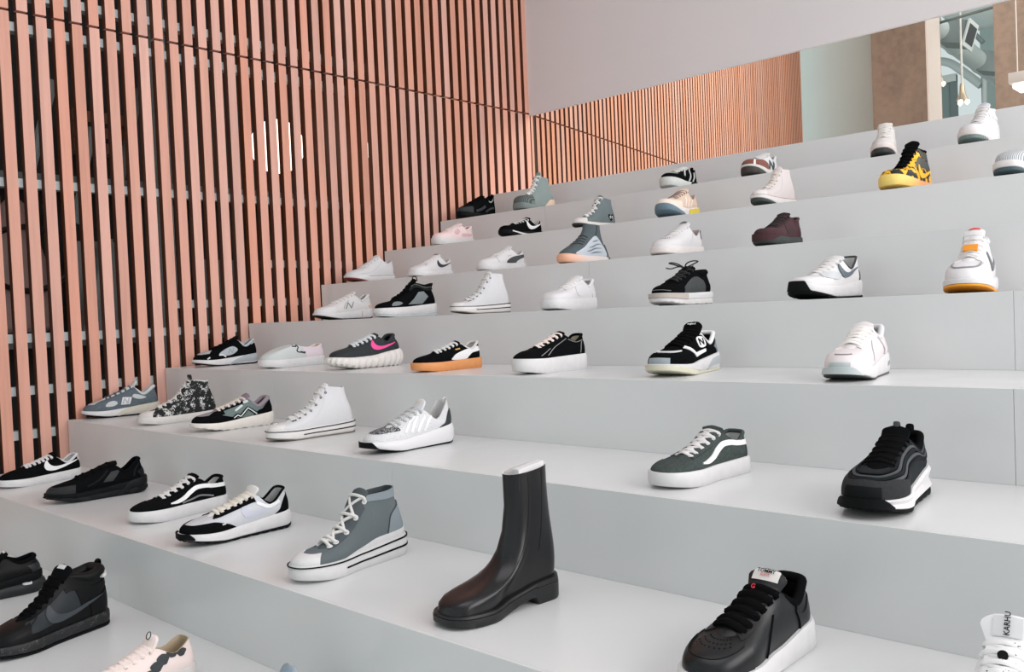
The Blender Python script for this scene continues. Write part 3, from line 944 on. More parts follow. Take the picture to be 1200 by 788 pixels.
    def decal(s, name, m, poly, off=.004, on='upper', axis='side', smooth=True, step=.022, parent=None, label=None):
        P2 = smooth_loop(poly, 4) if smooth else np.asarray(poly, float)
        if not smooth:
            Q = []
            for a, b in zip(P2, np.roll(P2, -1, 0)):
                c = max(1, int(np.linalg.norm(b - a) / step))
                Q += [a + (b - a) * i / c for i in range(c)]
            P2 = np.array(Q)
        nb = len(P2)
        pts = [Vector(p) for p in P2]
        lo, hi = P2.min(0), P2.max(0)
        def inside(x, y):
            c = False
            for i in range(nb):
                x1, y1 = P2[i]; x2, y2 = P2[i - 1]
                if (y1 > y) != (y2 > y) and x < (x2 - x1) * (y - y1) / (y2 - y1 + 1e-15) + x1: c = not c
            return c
        gx = np.arange(lo[0] + step / 2, hi[0], step); gy = np.arange(lo[1] + step / 2, hi[1], step)
        for x in gx:
            for y in gy:
                if inside(x, y) and np.min(np.hypot(P2[:, 0] - x, P2[:, 1] - y)) > step * .45: pts.append(Vector((x, y)))
        vs, es, fs, ov, oe, of = delaunay_2d_cdt(pts, [], [list(range(nb))], 1, 1e-6)
        top, low = [], []
        for v in vs:
            p, nrm = s.hit(v.x, v.y, on, axis)
            top.append(p + nrm * off); low.append(p - nrm * .003)
        n = len(vs)
        F = [tuple(f) for f in fs]
        cnt = {}
        for f in F:
            for a, b in zip(f, f[1:] + f[:1]):
                cnt[(a, b)] = cnt.get((a, b), 0) + 1
        for (a, b) in list(cnt):
            if (b, a) not in cnt: F.append((b, a, n + a, n + b))
        return s.add(name, top + low, F, m, parent or getattr(s, 'body', None), sharp=50, label=label)
    def rib(s, name, m, pts, w, off=.004, on='upper', axis='side', n=6, parent=None, smooth=True):
        Q = smooth_path(pts, n) if smooth else np.vstack([np.linspace(a, b, n, endpoint=False) for a, b in zip(np.array(pts[:-1], float), np.array(pts[1:], float))] + [np.array([pts[-1]], float)])
        if not np.isscalar(w):
            w = np.interp(np.linspace(0, 1, len(Q)), np.linspace(0, 1, len(w)), w)
        H = [s.hit(a, b, on, axis) for a, b in Q]
        return s._ribbon(name, m, np.array([h[0] for h in H]), np.array([h[1] for h in H]), w, off, parent or getattr(s, 'body', None))
    def swoosh(s, m, ut, uh, w0, w1, tilt=0.0, name='side_tick', off=.005):
        """hook end at ut (toe side), thin tail at uh (heel side)"""
        S_ = [(.10, 1.0), (.015, .66), (0, .36), (.06, .1), (.2, 0), (.36, .06), (.62, .3), (1.0, .80), (.62, .5), (.42, .38), (.28, .38), (.19, .48), (.13, .7)]
        P = [(ut + (uh - ut) * a, w0 + (w1 - w0) * b + tilt * a) for a, b in S_]
        return s.decal(name, m, P, off, step=.02)
    # --- tongue, laces, collar
    def tongue_part(s, m, edge=None, n=13, rows=9):
        k = s.k
        r = np.linspace(0, 1, n)
        p = .66 + (.385 - .66) * r
        tx, ty, tz = s.top(p)
        uu, zz, ww = [k['thr'][0] + .085] + list(tx), [k['thr'][1] - .045] + list(tz + .004), [ty[0] * .9] + list(ty + .012)
        n += 1
        ue, ze = uu[-1], zz[-1]
        ut, zt = k['tongue']
        for a in (.2, .4, .6, .75, .87, .95, 1.0):
            uu.append(ue + (ut - ue) * a); zz.append(ze + (zt - ze) * a)
            full = ww[n - 1] + (k['tw'] - ww[n - 1]) * min(1, a * 1.6)
            ww.append(full * max(.35, (1 - max(0, (a - .5) / .5)**3 * .5)))
        uu, zz, ww = map(np.array, (uu, zz, ww))
        # path normal in the u-z plane
        du, dz = np.gradient(uu), np.gradient(zz)
        l = np.hypot(du, dz); nu, nz = dz / l, -du / l
        h = np.linspace(-1, 1, rows)
        crown = .014
        th = k['tth']
        A = np.stack([uu[:, None] + nu[:, None] * crown * (1 - h**2), ww[:, None] * h[None, :], zz[:, None] + nz[:, None] * (crown * (1 - h**2))], -1)
        B = A - np.stack([nu * th, 0 * nu, nz * th], -1)[:, None, :]
        m_ = len(uu)
        V = np.concatenate([A.reshape(-1, 3), B.reshape(-1, 3)])
        F = []
        o = m_ * rows
        for i in range(m_ - 1):
            for j in range(rows - 1):
                a = i * rows + j
                F.append((a, a + 1, a + rows + 1, a + rows)); F.append((o + a, o + a + rows, o + a + rows + 1, o + a + 1))
            for j in (0, rows - 1):
                a = i * rows + j; F.append((a, a + rows, o + a + rows, o + a))
        for j in range(rows - 1):
            a = (m_ - 1) * rows + j; F.append((a, a + 1, o + a + 1, o + a))
        s._tong = (uu, zz, nu, nz)
        s._tw = ww
        s.bvh['tongue'] = BVHTree.FromPolygons([tuple(x) for x in V], F)
        s.tng = s.add('tongue', V, F, m, sharp=60)
        return s.tng
    def laces(s, m, w=.011, flat=.4, rows=None, cross=True, lift=.010, ends=.90, bow=False, name='laces', skip=0):
        k = s.k
        n = rows or k['rows']
        if k['mid'] > .4 and w < .016:      # low shoes: wide bars reaching well onto the eyestay
            w, ends = w * 1.18, ends - .06
        ps = np.linspace(k['plast'], k['pfirst'], n)
        parts = []
        def bar(pa, pb, lf):
            A = s.S(pa, ends) + s.N(pa, ends) * .004; A2 = s.S(pa, .985) + s.N(pa, .96) * (lf * .9)
            B = s.S(-pb, ends) + s.N(-pb, ends) * .004; B2 = s.S(-pb, .985) + s.N(-pb, .96) * (lf * .9)
            mid = (A2 + B2) / 2
            nn = s.N(pa, .96) + s.N(-pb, .96); nn[1] = 0; nn /= np.linalg.norm(nn)
            mid = mid + nn * (.012 + lf * .6)
            A0 = A - s.N(pa, ends) * .012
            B0 = B - s.N(-pb, ends) * .012
            pth = smooth_path([A0, A, A2, mid, B2, B, B0], 4)
            return tube(pth, w, 8, flat, up=nn)
        for i, p in enumerate(ps[skip:]):
            parts.append(bar(p, p, lift))
            if cross and i < len(ps[skip:]) - 1:
                p2 = ps[skip:][i + 1]
                parts.append(bar(p, p2, lift * .45)); parts.append(bar(p2, p, lift * .45))
        if bow:
            p = k['pfirst']
            c = (s.S(p, 1.0) + s.S(-p, 1.0)) / 2 + np.array([.02, 0, .03])
            for sg in (1, -1):
                loop = smooth_path([c, c + [.05, .06 * sg, .05], c + [.06, .15 * sg, .075], c + [.03, .21 * sg, .07], c + [.0, .15 * sg, .05], c], 6)
                parts.append(tube(loop, w * .8, 8, .8, up=(.5, 0, 1)))
                end = smooth_path([c, c + [.06, .05 * sg, .02], c + [.10, .13 * sg, .0], c + [.11, .20 * sg, .012]], 6)
                parts.append(tube(end, w * .7, 8, .9, up=(.5, 0, 1)))
        v, f = merge(parts)
        return s.add(name, v, f, m, sharp=70)
    def eyelets(s, m, rows=None, r=.010, t=.88, sides=(1, -1)):
        k = s.k
        n = rows or k['rows']
        parts = []
        for p in np.linspace(k['plast'], k['pfirst'], n):
            for sg in sides:
                c = s.S(sg * p, t); nn = s.N(sg * p, t)
                a = np.cross(nn, (0, 0, 1)); a /= np.linalg.norm(a); b = np.cross(nn, a)
                ring = [c + nn * .003 + r * (a * math.cos(x) + b * math.sin(x)) for x in np.linspace(0, 2 * math.pi, 13)]
                parts.append(tube(ring, r * .42, 6, up=nn))
        v, f = merge(parts)
        return s.add('eyelets', v, f, m, s.body, sharp=70)
    def collar_roll(s, m, r=.016, p1=.36, name='collar'):
        e = np.linspace(-p1, p1, 40)
        C = s.S(e, 1.0); NN = s.N(e, .95)
        pth = C - NN * r * .5 + np.array([0, 0, -.002])
        rad = r * np.minimum(1, .35 + 4 * (p1 - np.abs(e)))
        v, f = tube(pth, rad, 10)
        return s.add(name, v, f, m, s.body, sharp=70)
    def tab(s, m, h=.05, w=.03, th=.008, name='pull_tab', lean=-.01):
        c = s.S(0.0, 1.0)
        x0, z0 = c[0], c[2]
        pth = smooth_path([(x0 - .004, 0, z0 - .06), (x0 - .010 + lean, 0, z0 + h * .5), (x0 + lean, 0, z0 + h), (x0 + .014, 0, z0 + h * .6), (x0 + .016, 0, z0 - .03)], 5)
        v, f = tube(pth, w / 2, 8, th / w * 2, up=(1, 0, 0.0))
        return s.add(name, v, f, m, s.body, sharp=60)
    def lettering(s, text, m, size, c, right, upv, name='lettering', parent=None, off=.006):
        """flat print on a plane: centre, right and up vectors in shoe lengths"""
        v, f = text_mesh(text, size)
        c, r, u = map(lambda a: np.asarray(a, float), (c, right, upv))
        r = r / np.linalg.norm(r); u = u - r * (u @ r); u = u / np.linalg.norm(u)
        nrm = np.cross(r, u)
        V = [c + r * p[0] + u * p[1] + nrm * off for p in v]
        return s.add(name, V, f, m, parent or getattr(s, 'body', None), smooth=False)
    def tongue_label(s, m, a0, a1, w, name='tongue_label', off=.003):
        """patch on the free end of the tongue, a in 0..1 from throat to tip"""
        uu, zz, nu, nz = s._tong
        N_ = len(uu)
        h = np.linspace(-1, 1, 7); r = np.linspace(a0, a1, 5) * (N_ - 1)
        f_ = lambda A: np.interp(r, np.arange(N_), A)
        U_, Z_, NU, NZ = map(f_, (uu, zz, nu, nz))
        lw = f_(s._tw)[:, None]
        cr = .014 * (1 - np.clip(h[None, :] * w / lw, -1, 1)**2) + off + .002
        V = np.stack([U_[:, None] + NU[:, None] * cr, np.clip(np.broadcast_to(w * h, (5, 7)), -lw, lw), Z_[:, None] + NZ[:, None] * cr], -1).reshape(-1, 3)
        F = [(i * 7 + j, i * 7 + j + 1, (i + 1) * 7 + j + 1, (i + 1) * 7 + j) for i in range(4) for j in range(6)]
        s._lab = (np.array([U_[2] + NU[2] * (.018 + off), 0, Z_[2] + NZ[2] * (.018 + off)]), np.array([U_[-1] - U_[0], 0, Z_[-1] - Z_[0]]))
        return s.add(name, V, F, m, s.tng)

def place(key, X, Y, yaw, sc, k):
    r = ROOTS[key]
    r.location = (X * U, Y * U, k * RISE * U)
    r.rotation_euler = (0, 0, math.radians(-90 + yaw))
    r.scale = (sc, sc, sc)
# ---------------------------------------------------------------- the shoes
def std(s, up, mid, out=None, ot=.22, tongue=None, lace=None, lining=None, off=.006, ridge=None, lug=None, roll=None, prof=None, rows=None, cross=True, lw=.011, flat=.4, lift=.010, ends=.90, bow=False, skip=0):
    if out:
        s.layer('outsole', out, 0, ot, off, lug=lug)
        s.layer('midsole', mid, ot, 1, off, ridge=ridge, prof=prof)
    else:
        s.layer('sole', mid, 0, 1, off, ridge=ridge, lug=lug, prof=prof)
    s.upper(up, lining)
    if tongue is not False:
        s.tongue_part(tongue or up)
    if roll: s.collar_roll(*roll) if isinstance(roll, tuple) else s.collar_roll(roll)
    if lace: s.laces(lace, lw, flat, rows, cross, lift, ends, bow, skip=skip)

SNK = dict(zs=[(0, .125), (.3, .112), (.7, .10), (1, .108)], zb=[(0, .004), (.06, 0), (.7, 0), (1, .028)])
RUN = dict(zs=[(0, .165), (.25, .14), (.5, .115), (.75, .10), (1, .115)], zb=[(0, .018), (.10, 0), (.62, 0), (1, .062)],
           heel=(.045, .335), dip=(.19, .262), eye=(.36, .345), thr=(.66, .215), tongue=(.29, .405), toeh=.085, ballw=.178)
HI = dict(mid=.30, zs=[(0, .14), (.3, .12), (.7, .11), (1, .115)], zb=[(0, .0), (.06, 0), (.7, 0), (1, .03)],
          heel=(.10, .51), dip=(.17, .51), eye=(.335, .525), thr=(.705, .185), vheel=.04, vdip=.068, veye=.045, vthr=.038,
          tongue=(.315, .56), tw=.058, rows=8, toeh=.06, heelb=.004, bulge=.010, ballw=.165, waistw=.135, collar=.008, plast=.665, pfirst=.395)
MID = dict(mid=.39, zs=[(0, .125), (.3, .115), (.7, .105), (1, .11)], zb=[(0, .004), (.06, 0), (.7, 0), (1, .03)],
           heel=(.06, .43), dip=(.17, .40), eye=(.36, .44), thr=(.665, .22), vheel=.055, vdip=.085, veye=.06,
           tongue=(.30, .52), tw=.08, rows=7, toeh=.085, collar=.016)
def sh(base, **k):
    d = dict(base); d.update(k); return d
def rgb(r, g, b):
    f = lambda c: (c / 255.0 / 12.92) if c / 255.0 <= 0.04045 else ((c / 255.0 + 0.055) / 1.055) ** 2.4
    return (f(r), f(g), f(b))
GREY_D = mat(rgb(70, 78, 82), .85, 'suede')

def stripes_high(s, m=BLACKR):
    s.band('upper_line', m, -1, 1, .88, .96, .020, 96)
    s.band('side_line', m, -.62, .62, .46, .55, .020, 72)

# ---- lowest visible step
def a0():
    s = Shoe('a0', 'chunky_shoe', 'black chunky shoe with a split sculpted sole cut off at the left edge', **sh(RUN, zs=[(0, .22), (.3, .19), (.6, .15), (1, .14)], heel=(.05, .37), dip=(.18, .35), eye=(.37, .40), tongue=(.30, .46)))
    m = mat(rgb(34, 36, 38), .5, 'rubber')
    s.layer('outsole', m, 0, .62, .02, prof=[(0, -.02), (.15, .0), (.5, .012), (.85, .0), (1, -.02)], ridge=(.012, 4, .0))
    s.layer('midsole', BLACKR, .55, 1, .008)
    s.upper(BLACKL, LININGB); s.tongue_part(BLACKC); s.laces(BLACKLACE)
    s.collar_roll(BLACKC, .022)
    s.patch('heel_counter', m, -.2, .2, .05, .6)
    s.decal('sole_window', mat(rgb(205, 208, 205), .3), [(.13, .10), (.20, .105), (.19, .125), (.125, .12)], .02, 'sole')
    s.tongue_label(WLEATHER, .82, .98, .05)
a0()

def a1():
    s = Shoe('a1', 'high_top_sneaker', 'black leather high-top with padded collar and speckled black sole, lower left', **sh(MID, heel=(.05, .48), dip=(.17, .45), eye=(.40, .49), tongue=(.34, .57), vdip=.125, vheel=.10, veye=.085, tw=.11, thr=(.66, .24), bulge=.03))
    spk = mat((0.012, 0.013, 0.014), .55, 'speckle', c2=(.5, .5, .5), scale=1.9)
    char = mat(rgb(44, 48, 51), .5, 'leather', spec=.2)
    s.layer('outsole', BLACKR, 0, .2, .008)
    s.layer('midsole', spk, .2, 1, .010)
    s.upper(BLACKL, LININGB); s.tongue_part(BLACKC)
    s.collar_roll(BLACKL, .045, .38)
    s.patch('side_panel', char, .36, .70, .18, .72, .003)
    s.patch('toe_overlay', BLACKL, .66, 1.34, 0, [(.66, .62), (.8, .34), (1, .3)], .007)
    s.patch('eyestay', BLACKL, .39, .68, .74, .97, .006); s.patch('eyestay', BLACKL, -.68, -.39, .74, .97, .006)
    s.patch('heel_counter', BLACKL, -.3, .3, 0, [(0, .62), (.3, .36)], .007)
    s.patch('ankle_strap', BLACKL, -.42, .42, [(0, .64), (.42, .60)], [(0, .78), (.42, .74)], .009)
    s.swoosh(mat(rgb(66, 71, 75), .4, 'leather', spec=.2), .60, .10, .17, .31, off=.012)
    for e in ([(.36, .2), (.36, .7)], [(.70, .06), (.66, .45), (.60, .7)]):
        s.line('seam', BLACKR, e, .006, .007)
    s.laces(BLACKLACE, .016, .45, lift=.014)
    s.tongue_label(mat(rgb(210, 210, 208), .6), .80, .96, .05)
    s.decal('tongue_mark', BLACKR, [(.30 + a, b) for a, b in ((-.0, -.02), (.02, -.02), (.03, .0), (.01, .0))], .006, 'tongue', 'top', False)
    s.patch('heel_badge', mat(rgb(225, 225, 222), .5), -.075, .075, .34, .5, .012)
    s.patch('collar_tag', mat(rgb(225, 225, 222), .5), .05, .14, .86, .93, .03)
    s.tab(BLACKC, .06, .05)
a1()

def a2():
    s = Shoe('a2', 'low_top_sneaker', 'pale pink low sneaker with dark cloud patches, cut off at the bottom edge', **sh(SNK, heel=(.03, .32), dip=(.18, .27), tongue=(.31, .43), tw=.085))
    pk = mat(rgb(236, 219, 213), .6, 'leather'); dk = mat(rgb(58, 62, 64), .7, 'suede')
    std(s, pk, OFFWHITE, lace=pk, lining=mat(rgb(196, 178, 150), .8, 'canvas'), lw=.013)
    s.eyelets(mat(rgb(60, 60, 60), .5), r=.009)
    for cx, cz, r in ((.30, .235, .05), (.22, .26, .045), (.15, .245, .04), (.36, .20, .05), (.42, .16, .045)):
        s.decal('cloud_patch', dk, [(cx + r * (1 + .18 * math.sin(3 * a)) * math.cos(a), cz + r * .72 * (1 + .15 * math.cos(4 * a)) * math.sin(a)) for a in np.linspace(0, 2 * math.pi, 10, endpoint=False)], .005)
    s.tongue_label(mat(rgb(238, 232, 230), .5), .80, .97, .045)
    ring = [np.array([0, .028 * math.cos(a), .028 * math.sin(a)]) for a in np.linspace(0, 2 * math.pi, 15)]
    c, up = s._lab; up = up / np.linalg.norm(up)
    v, f = tube([c + np.array([0, r[1], 0]) + up * r[2] for r in ring], .003, 6); s.add('tongue_emblem', v, f, BLACKR, s.tng)
a2()

def a3():
    s = Shoe('a3', 'low_top_sneaker', 'grey-blue low shoe of which only the tongue tip shows at the bottom edge', **sh(SNK, heel=(.05, .24), dip=(.18, .205), eye=(.36, .31), tongue=(.29, .43), tw=.085))
    g = mat(rgb(150, 165, 176), .7, 'canvas')
    std(s, g, WHITE, lace=WLACE, lining=mat(rgb(70, 80, 88), .8, 'canvas'), roll=g)
a3()

# ---- second step
def b0():
    s = Shoe('b0', 'low_top_sneaker', 'black low sneaker with white side tick and white sole at the foot of the slats', **sh(SNK, heel=(.02, .30), dip=(.18, .235), eye=(.37, .315), tongue=(.32, .36)))
    std(s, BLACKS, WHITE, lace=WLACE, lining=LININGW, lw=.014, rows=7)
    s.swoosh(mat(rgb(235, 235, 235), .5), .50, .02, .145, .275)
    s.patch('heel_tab', WLEATHER, -.1, .1, .62, 1.0, .006)
    s.collar_roll(WCANVAS, .017, .34)
b0()

def b1():
    s = Shoe('b1', 'running_shoe', 'all-black low runner with a chunky moulded sole on the second step', **sh(RUN, heel=(.05, .37), dip=(.2, .27), tongue=(.27, .36), toeh=.07))
    m = mat(rgb(26, 28, 29), .55, 'rubber', spec=.12)
    s.layer('outsole', m, 0, .55, .014, ridge=(.010, 9, .3), prof=[(0, -.015), (.2, .004), (.6, .006), (1, -.01)])
    s.layer('midsole', BLACKR, .5, 1, .012)
    s.upper(BLACKC, LININGB); s.tongue_part(BLACKC); s.laces(BLACKLACE, rows=5)
    s.patch('toe_overlay', mat(rgb(30, 31, 33), .7, 'suede'), .66, 1.34, 0, .4, .006)
    s.decal('side_mark', mat(rgb(44, 46, 48), .4, spec=.15), [(.46, .17), (.36, .17), (.27, .28), (.37, .27)], .004, smooth=False)
    s.rib('side_seam', BLACKR, [(.62, .15), (.5, .2), (.4, .29)], .02)
    s.rib('side_seam', BLACKR, [(.14, .19), (.12, .26), (.07, .33)], .02)
    s.patch('heel_counter', m, -.16, .16, .0, .5, .005)
    s.collar_roll(BLACKC, .018)
    s.layer('heel_clip', m, .35, .95, .02, q0=None, z1=[(0, .19), (.2, .15), (.3, .06), (1, .0)])
b1()

def vans(key, label, col, sole, stripe=None, lace=WLACE, lining=LININGW, kind='suede', extra=None, **k):
    d = sh(SNK, zs=[(0, .13), (.3, .125), (.7, .12), (1, .125)], heel=(.02, .315), dip=(.17, .262), eye=(.36, .345), thr=(.665, .185), tongue=(.33, .385), rows=6, toeh=.045)
    d.update(k)
    s = Shoe(key, 'skate_shoe', label, **d)
    m = mat(col, .95, kind, spec=.05)
    std(s, m, sole, lace=lace, lining=lining, off=.012, lw=.013)
    s.patch('toe_cap', m, .72, 1.28, 0, .52, .005)
    s.patch('eyestay', m, .385, .66, .66, .985, .006); s.patch('eyestay', m, -.66, -.385, .66, .985, .006)
    s.patch('heel_counter', m, -.2, .2, 0, [(0, .7), (.12, .55), (.2, .2)], .005)
    s.collar_roll(m, .016, .34)
    return s
def jazz(s, m):
    s.rib('side_stripe', m, [(.68, .158), (.60, .162), (.52, .185), (.45, .225), (.38, .255), (.30, .258), (.18, .243), (.05, .235)], [.012, .034, .040, .042, .042, .042, .040, .040], .008, n=8)
def b2():
    s = vans('b2', 'black suede skate shoe with white wavy side stripe and thick white sole', (.005, .0055, .006), WHITE)
    jazz(s, mat(rgb(238, 238, 238), .5, 'leather'))
    s.rib('stitch_line', mat(rgb(120, 122, 124), .7), [(.55, .14), (.45, .155), (.36, .175), (.28, .165), (.2, .145)], .016, .006)
b2()

def b3():
    s = Shoe('b3', 'running_shoe', 'black and translucent grey runner with white wedge sole, left of the grey high-top', **sh(RUN, heel=(.02, .36), dip=(.19, .265), tongue=(.31, .425), zb=[(0, .015), (.08, 0), (.6, 0), (1, .055)]))
    tr = mat(rgb(205, 208, 212), .35, 'canvas'); 
    s.layer('outsole', BLACKR, 0, .2, .010, lug=(.008, 16))
    s.layer('midsole', WHITE, .2, 1, .012, prof=[(0, -.004), (.12, .006), (.5, .004), (.88, .0), (1, -.009)])
    s.upper(tr, mat(rgb(190, 190, 190), .8, 'canvas')); s.tongue_part(mat(rgb(228, 224, 220), .7, 'canvas'))
    s.patch('toe_overlay', BLACKS, .54, 1.46, 0, [(.54, .02), (.60, .22), (.70, .40), (1, .36)], .007)
    s.band('toe_bumper', BLACKR, .82, 1.18, .3, [(0, .32), (.90, .34), (.955, 1.1)], .024)
    s.patch('eyestay', BLACKS, .39, .70, .62, .985, .007); s.patch('eyestay', BLACKS, -.70, -.39, .62, .985, .007)
    s.patch('heel_counter', BLACKS, -.28, .28, 0, [(0, .86), (.14, .62), (.28, .05)], .006)
    s.swoosh(mat(rgb(196, 198, 210), .5), .50, .10, .165, .29)
    s.collar_roll(BLACKC, .012, .37)
    s.rib('collar_panel', mat(rgb(236, 236, 236), .6), [(.35, .275), (.24, .225), (.13, .255)], .030, .006)
    s.laces(CLACE, .013, .45, 7, lift=.012)
    s.decal('toe_label', WHITE, [(.70, .150), (.67, .152), (.67, .162), (.70, .160)], .011, smooth=False)
b3()

def b4():
    s = Shoe('b4', 'high_top_sneaker', 'slate grey high-top with thick rope laces, white toe cap and lined white sole', **sh(HI, zs=[(0, .16), (.2, .145), (.5, .125), (.75, .12), (1, .125)], heel=(.085, .52), dip=(.2, .505), eye=(.40, .50), tongue=(.37, .545), vdip=.08, vheel=.055, veye=.06, rows=5, tw=.07, thr=(.69, .19)))
    g = mat(rgb(98, 107, 110), .9, 'canvas'); g2 = mat(rgb(134, 145, 150), .9, 'canvas'); gd = mat(rgb(78, 85, 88), .9, 'canvas')
    s.layer('sole', WHITE, 0, 1, .012)
    stripes_high(s)
    s.bvh
    s.upper(g, mat(rgb(70, 76, 80), .9, 'canvas')); s.tongue_part(gd)
    s.patch('toe_cap', WHITE, .78, 1.22, -.02, .58, .010)
    s.patch('collar_band', g2, -.40, .40, .83, 1.0, .005)
    s.patch('heel_panel', g2, -.33, .33, 0, [(0, .70), (.12, .62), (.25, .45), (.33, .06)], .006)
    s.line('panel_edge', gd, [(.02, .70), (.12, .62), (.25, .45), (.33, .06)], .006, .008)
    s.patch('heel_strip', WHITE, -.035, .035, 0, .95, .010)
    s.patch('rubber_foxing', WHITE, .12, .62, -.05, [(.12, .14), (.3, .12), (.5, .10), (.62, .02)], .008)
    s.patch('eyestay', gd, .41, .70, .72, .985, .005); s.patch('eyestay', gd, -.70, -.41, .72, .985, .005)
    s.eyelets(WHITE, 5, .016, .87)
    s.laces(mat(rgb(222, 220, 216), .8, 'canvas'), .0125, 1.0, 5, True, .022, .87)
b4()

def b5():
    s = Shoe('b5', 'chelsea_boot', 'tall shiny black leather ankle boot with block heel on the second step', cat='boot',
             zs=[(0, .165), (.26, .15), (.40, .125), (.7, .085), (1, .09)],
             zb=[(0, 0), (.255, 0), (.262, .035), (.30, .058), (.40, .045), (.55, .008), (.65, 0), (.8, .004), (1, .028)],
             heelw=.125, waistw=.13, ballw=.185, toen=2.8, inset=.018, ring=(.05, .40, .115, .965, .92), collar=.010,
             pa=[(0, .35), (.3, .3), (.6, .28), (.8, .29), (1, .26)], pb=[(0, .035), (.3, .035), (.6, .03), (1, .015)],
             pc=[(0, 0), (.5, -.05), (.8, -.12), (1, -.14)], pd=[(0, -.55), (.3, -.72), (.6, -1.0), (.8, -1.14), (1, -1.16)])
    bl = mat((.008, .008, .009), .27, 'leather', bump=.05, spec=.42)
    ru = mat(rgb(28, 29, 30), .45, 'rubber')
    s.layer('outsole', ru, 0, 1, .010, prof=[(0, -.004), (.08, .002), (.5, .003), (.72, .003), (.76, -.004), (.8, .001), (1, -.004)], n=160)
    s.upper(bl, mat(rgb(215, 213, 212), .7, 'leather'))
    s.line('side_seam', BLACKR, [(.38, .99), (.38, .8), (.37, .6), (.36, .45)], .004, .0015)
    s.line('side_seam', BLACKR, [(.62, .99), (.62, .85), (.66, .6), (.70, .45)], .004, .0015)
    # folded paper stuffing at the top
    v, f = box_mesh(.11, .35, .02, .085, .80, .955, .006)
    v = [(a, b, c + (.35 - a) * .14 if c > .9 else c) for a, b, c in v]
    s.add('paper_insert', v, f, mat(rgb(214, 212, 213), .7), None, smooth=False)
b5()

def b6():
    s = Shoe('b6', 'low_top_sneaker', 'glossy black leather sneaker with fat black laces and white sole at the bottom', **sh(SNK, zs=[(0, .17), (.2, .145), (.45, .11), (.75, .105), (1, .11)], zb=[(0, .03), (.1, 0), (.65, 0), (1, .035)], heel=(.035, .37), dip=(.18, .295), eye=(.36, .37), thr=(.66, .235), tongue=(.26, .47), toeh=.10, vdip=.1, vheel=.075, veye=.075, vthr=.06, tw=.11, rows=6))
    bl = mat((.009, .010, .011), .33, 'leather', bump=.08, spec=.34)
    s.layer('sole', WHITE, 0, 1, .016, prof=[(0, -.006), (.15, .008), (.5, .006), (.85, .002), (1, -.008)])
    s.upper(bl, LININGB); s.tongue_part(bl)
    s.collar_roll(BLACKC, .026, .36)
    s.patch('toe_overlay', bl, .66, 1.34, 0, [(.66, .62), (.76, .42), (1, .36)], .007)
    s.patch('eyestay', bl, .385, .70, .68, .98, .007); s.patch('eyestay', bl, -.70, -.385, .68, .98, .007)
    s.patch('heel_counter', bl, -.30, .30, 0, [(0, .7), (.3, .42)], .006)
    s.line('seam', BLACKR, [(.30, .02), (.30, .45), (.26, .7), (.24, .95)], .005, .008)
    s.line('seam', BLACKR, [(.56, .02), (.52, .3), (.46, .6)], .005, .008)
    s.line('toe_stitch', BLACKR, [(.70, .50), (.80, .40), (1.0, .34), (1.2, .40), (1.3, .5)], .005, .009)
    parts = []
    for e in np.linspace(.80, 1.20, 9):
        for t in (.62, .72, .82):
            c = s.S(e, t); n = s.N(e, t); a = np.cross(n, (0, 1, 0)); a /= np.linalg.norm(a)
            parts.append(tube([c - n * .002, c + n * .0012], .0055, 8, up=a))
    v, f = merge(parts); s.add('vent_holes', v, f, BLACKR, s.body)
    s.laces(BLACKLACE, .024, .40, 6, True, .018, .88)
    s.tongue_label(mat(rgb(222, 218, 214), .5), .74, .95, .078)
    c, up = s._lab
    s.lettering('TOMMY', BLACKR, .030, c + up * .12, (0, 1, 0), up, parent=s.tng)
    s.lettering('JEANS', mat(rgb(205, 90, 90), .5), .02, c - up * .22, (0, 1, 0), up, parent=s.tng)
    cc = (s.S(.43, 1) + s.S(-.43, 1)) / 2 + np.array([.03, 0, .052])
    s.lettering('G', mat(rgb(220, 60, 80), .5), .035, cc, (0, 1, 0), (-.6, 0, .8), 'lace_mark')
b6()

def b7():
    s = Shoe('b7', 'running_shoe', 'white sneaker with dotted laces and lettered tongue in the bottom right corner', **sh(RUN, vdip=.1, vheel=.07, veye=.07, vthr=.055, tw=.115, tongue=(.25, .47)))
    wm = mat(rgb(232, 232, 234), .6, 'leather')
    std(s, wm, WHITE, OFFWHITE, tongue=mat(rgb(235, 235, 236), .6, 'leather'), lace=mat((.80, .80, .80), .8, 'speckle', c2=(.1, .1, .1), scale=.5), roll=(WCANVAS, .026), off=.010, lw=.014, lift=.016, rows=6)
    s.patch('eyestay', wm, .385, .66, .62, .985, .008); s.patch('eyestay', wm, -.66, -.385, .62, .985, .008)
    s.tongue_label(mat(rgb(214, 214, 214), .6), .70, .93, .06)
    c, up = s._lab
    s.lettering('KARHU', BLACKR, .034, c, up, (0, -1, 0), parent=s.tng)
    p = (s.S(.46, 1) + s.S(-.46, 1)) / 2 + np.array([.02, 0, .022])
    v, f = tube([p + np.array([-.0, 0, 0]), p + np.array([.008, 0, .008])], .022, 12, up=(0, 1, 0)); s.add('lace_badge', v, f, BLACKR)
b7()

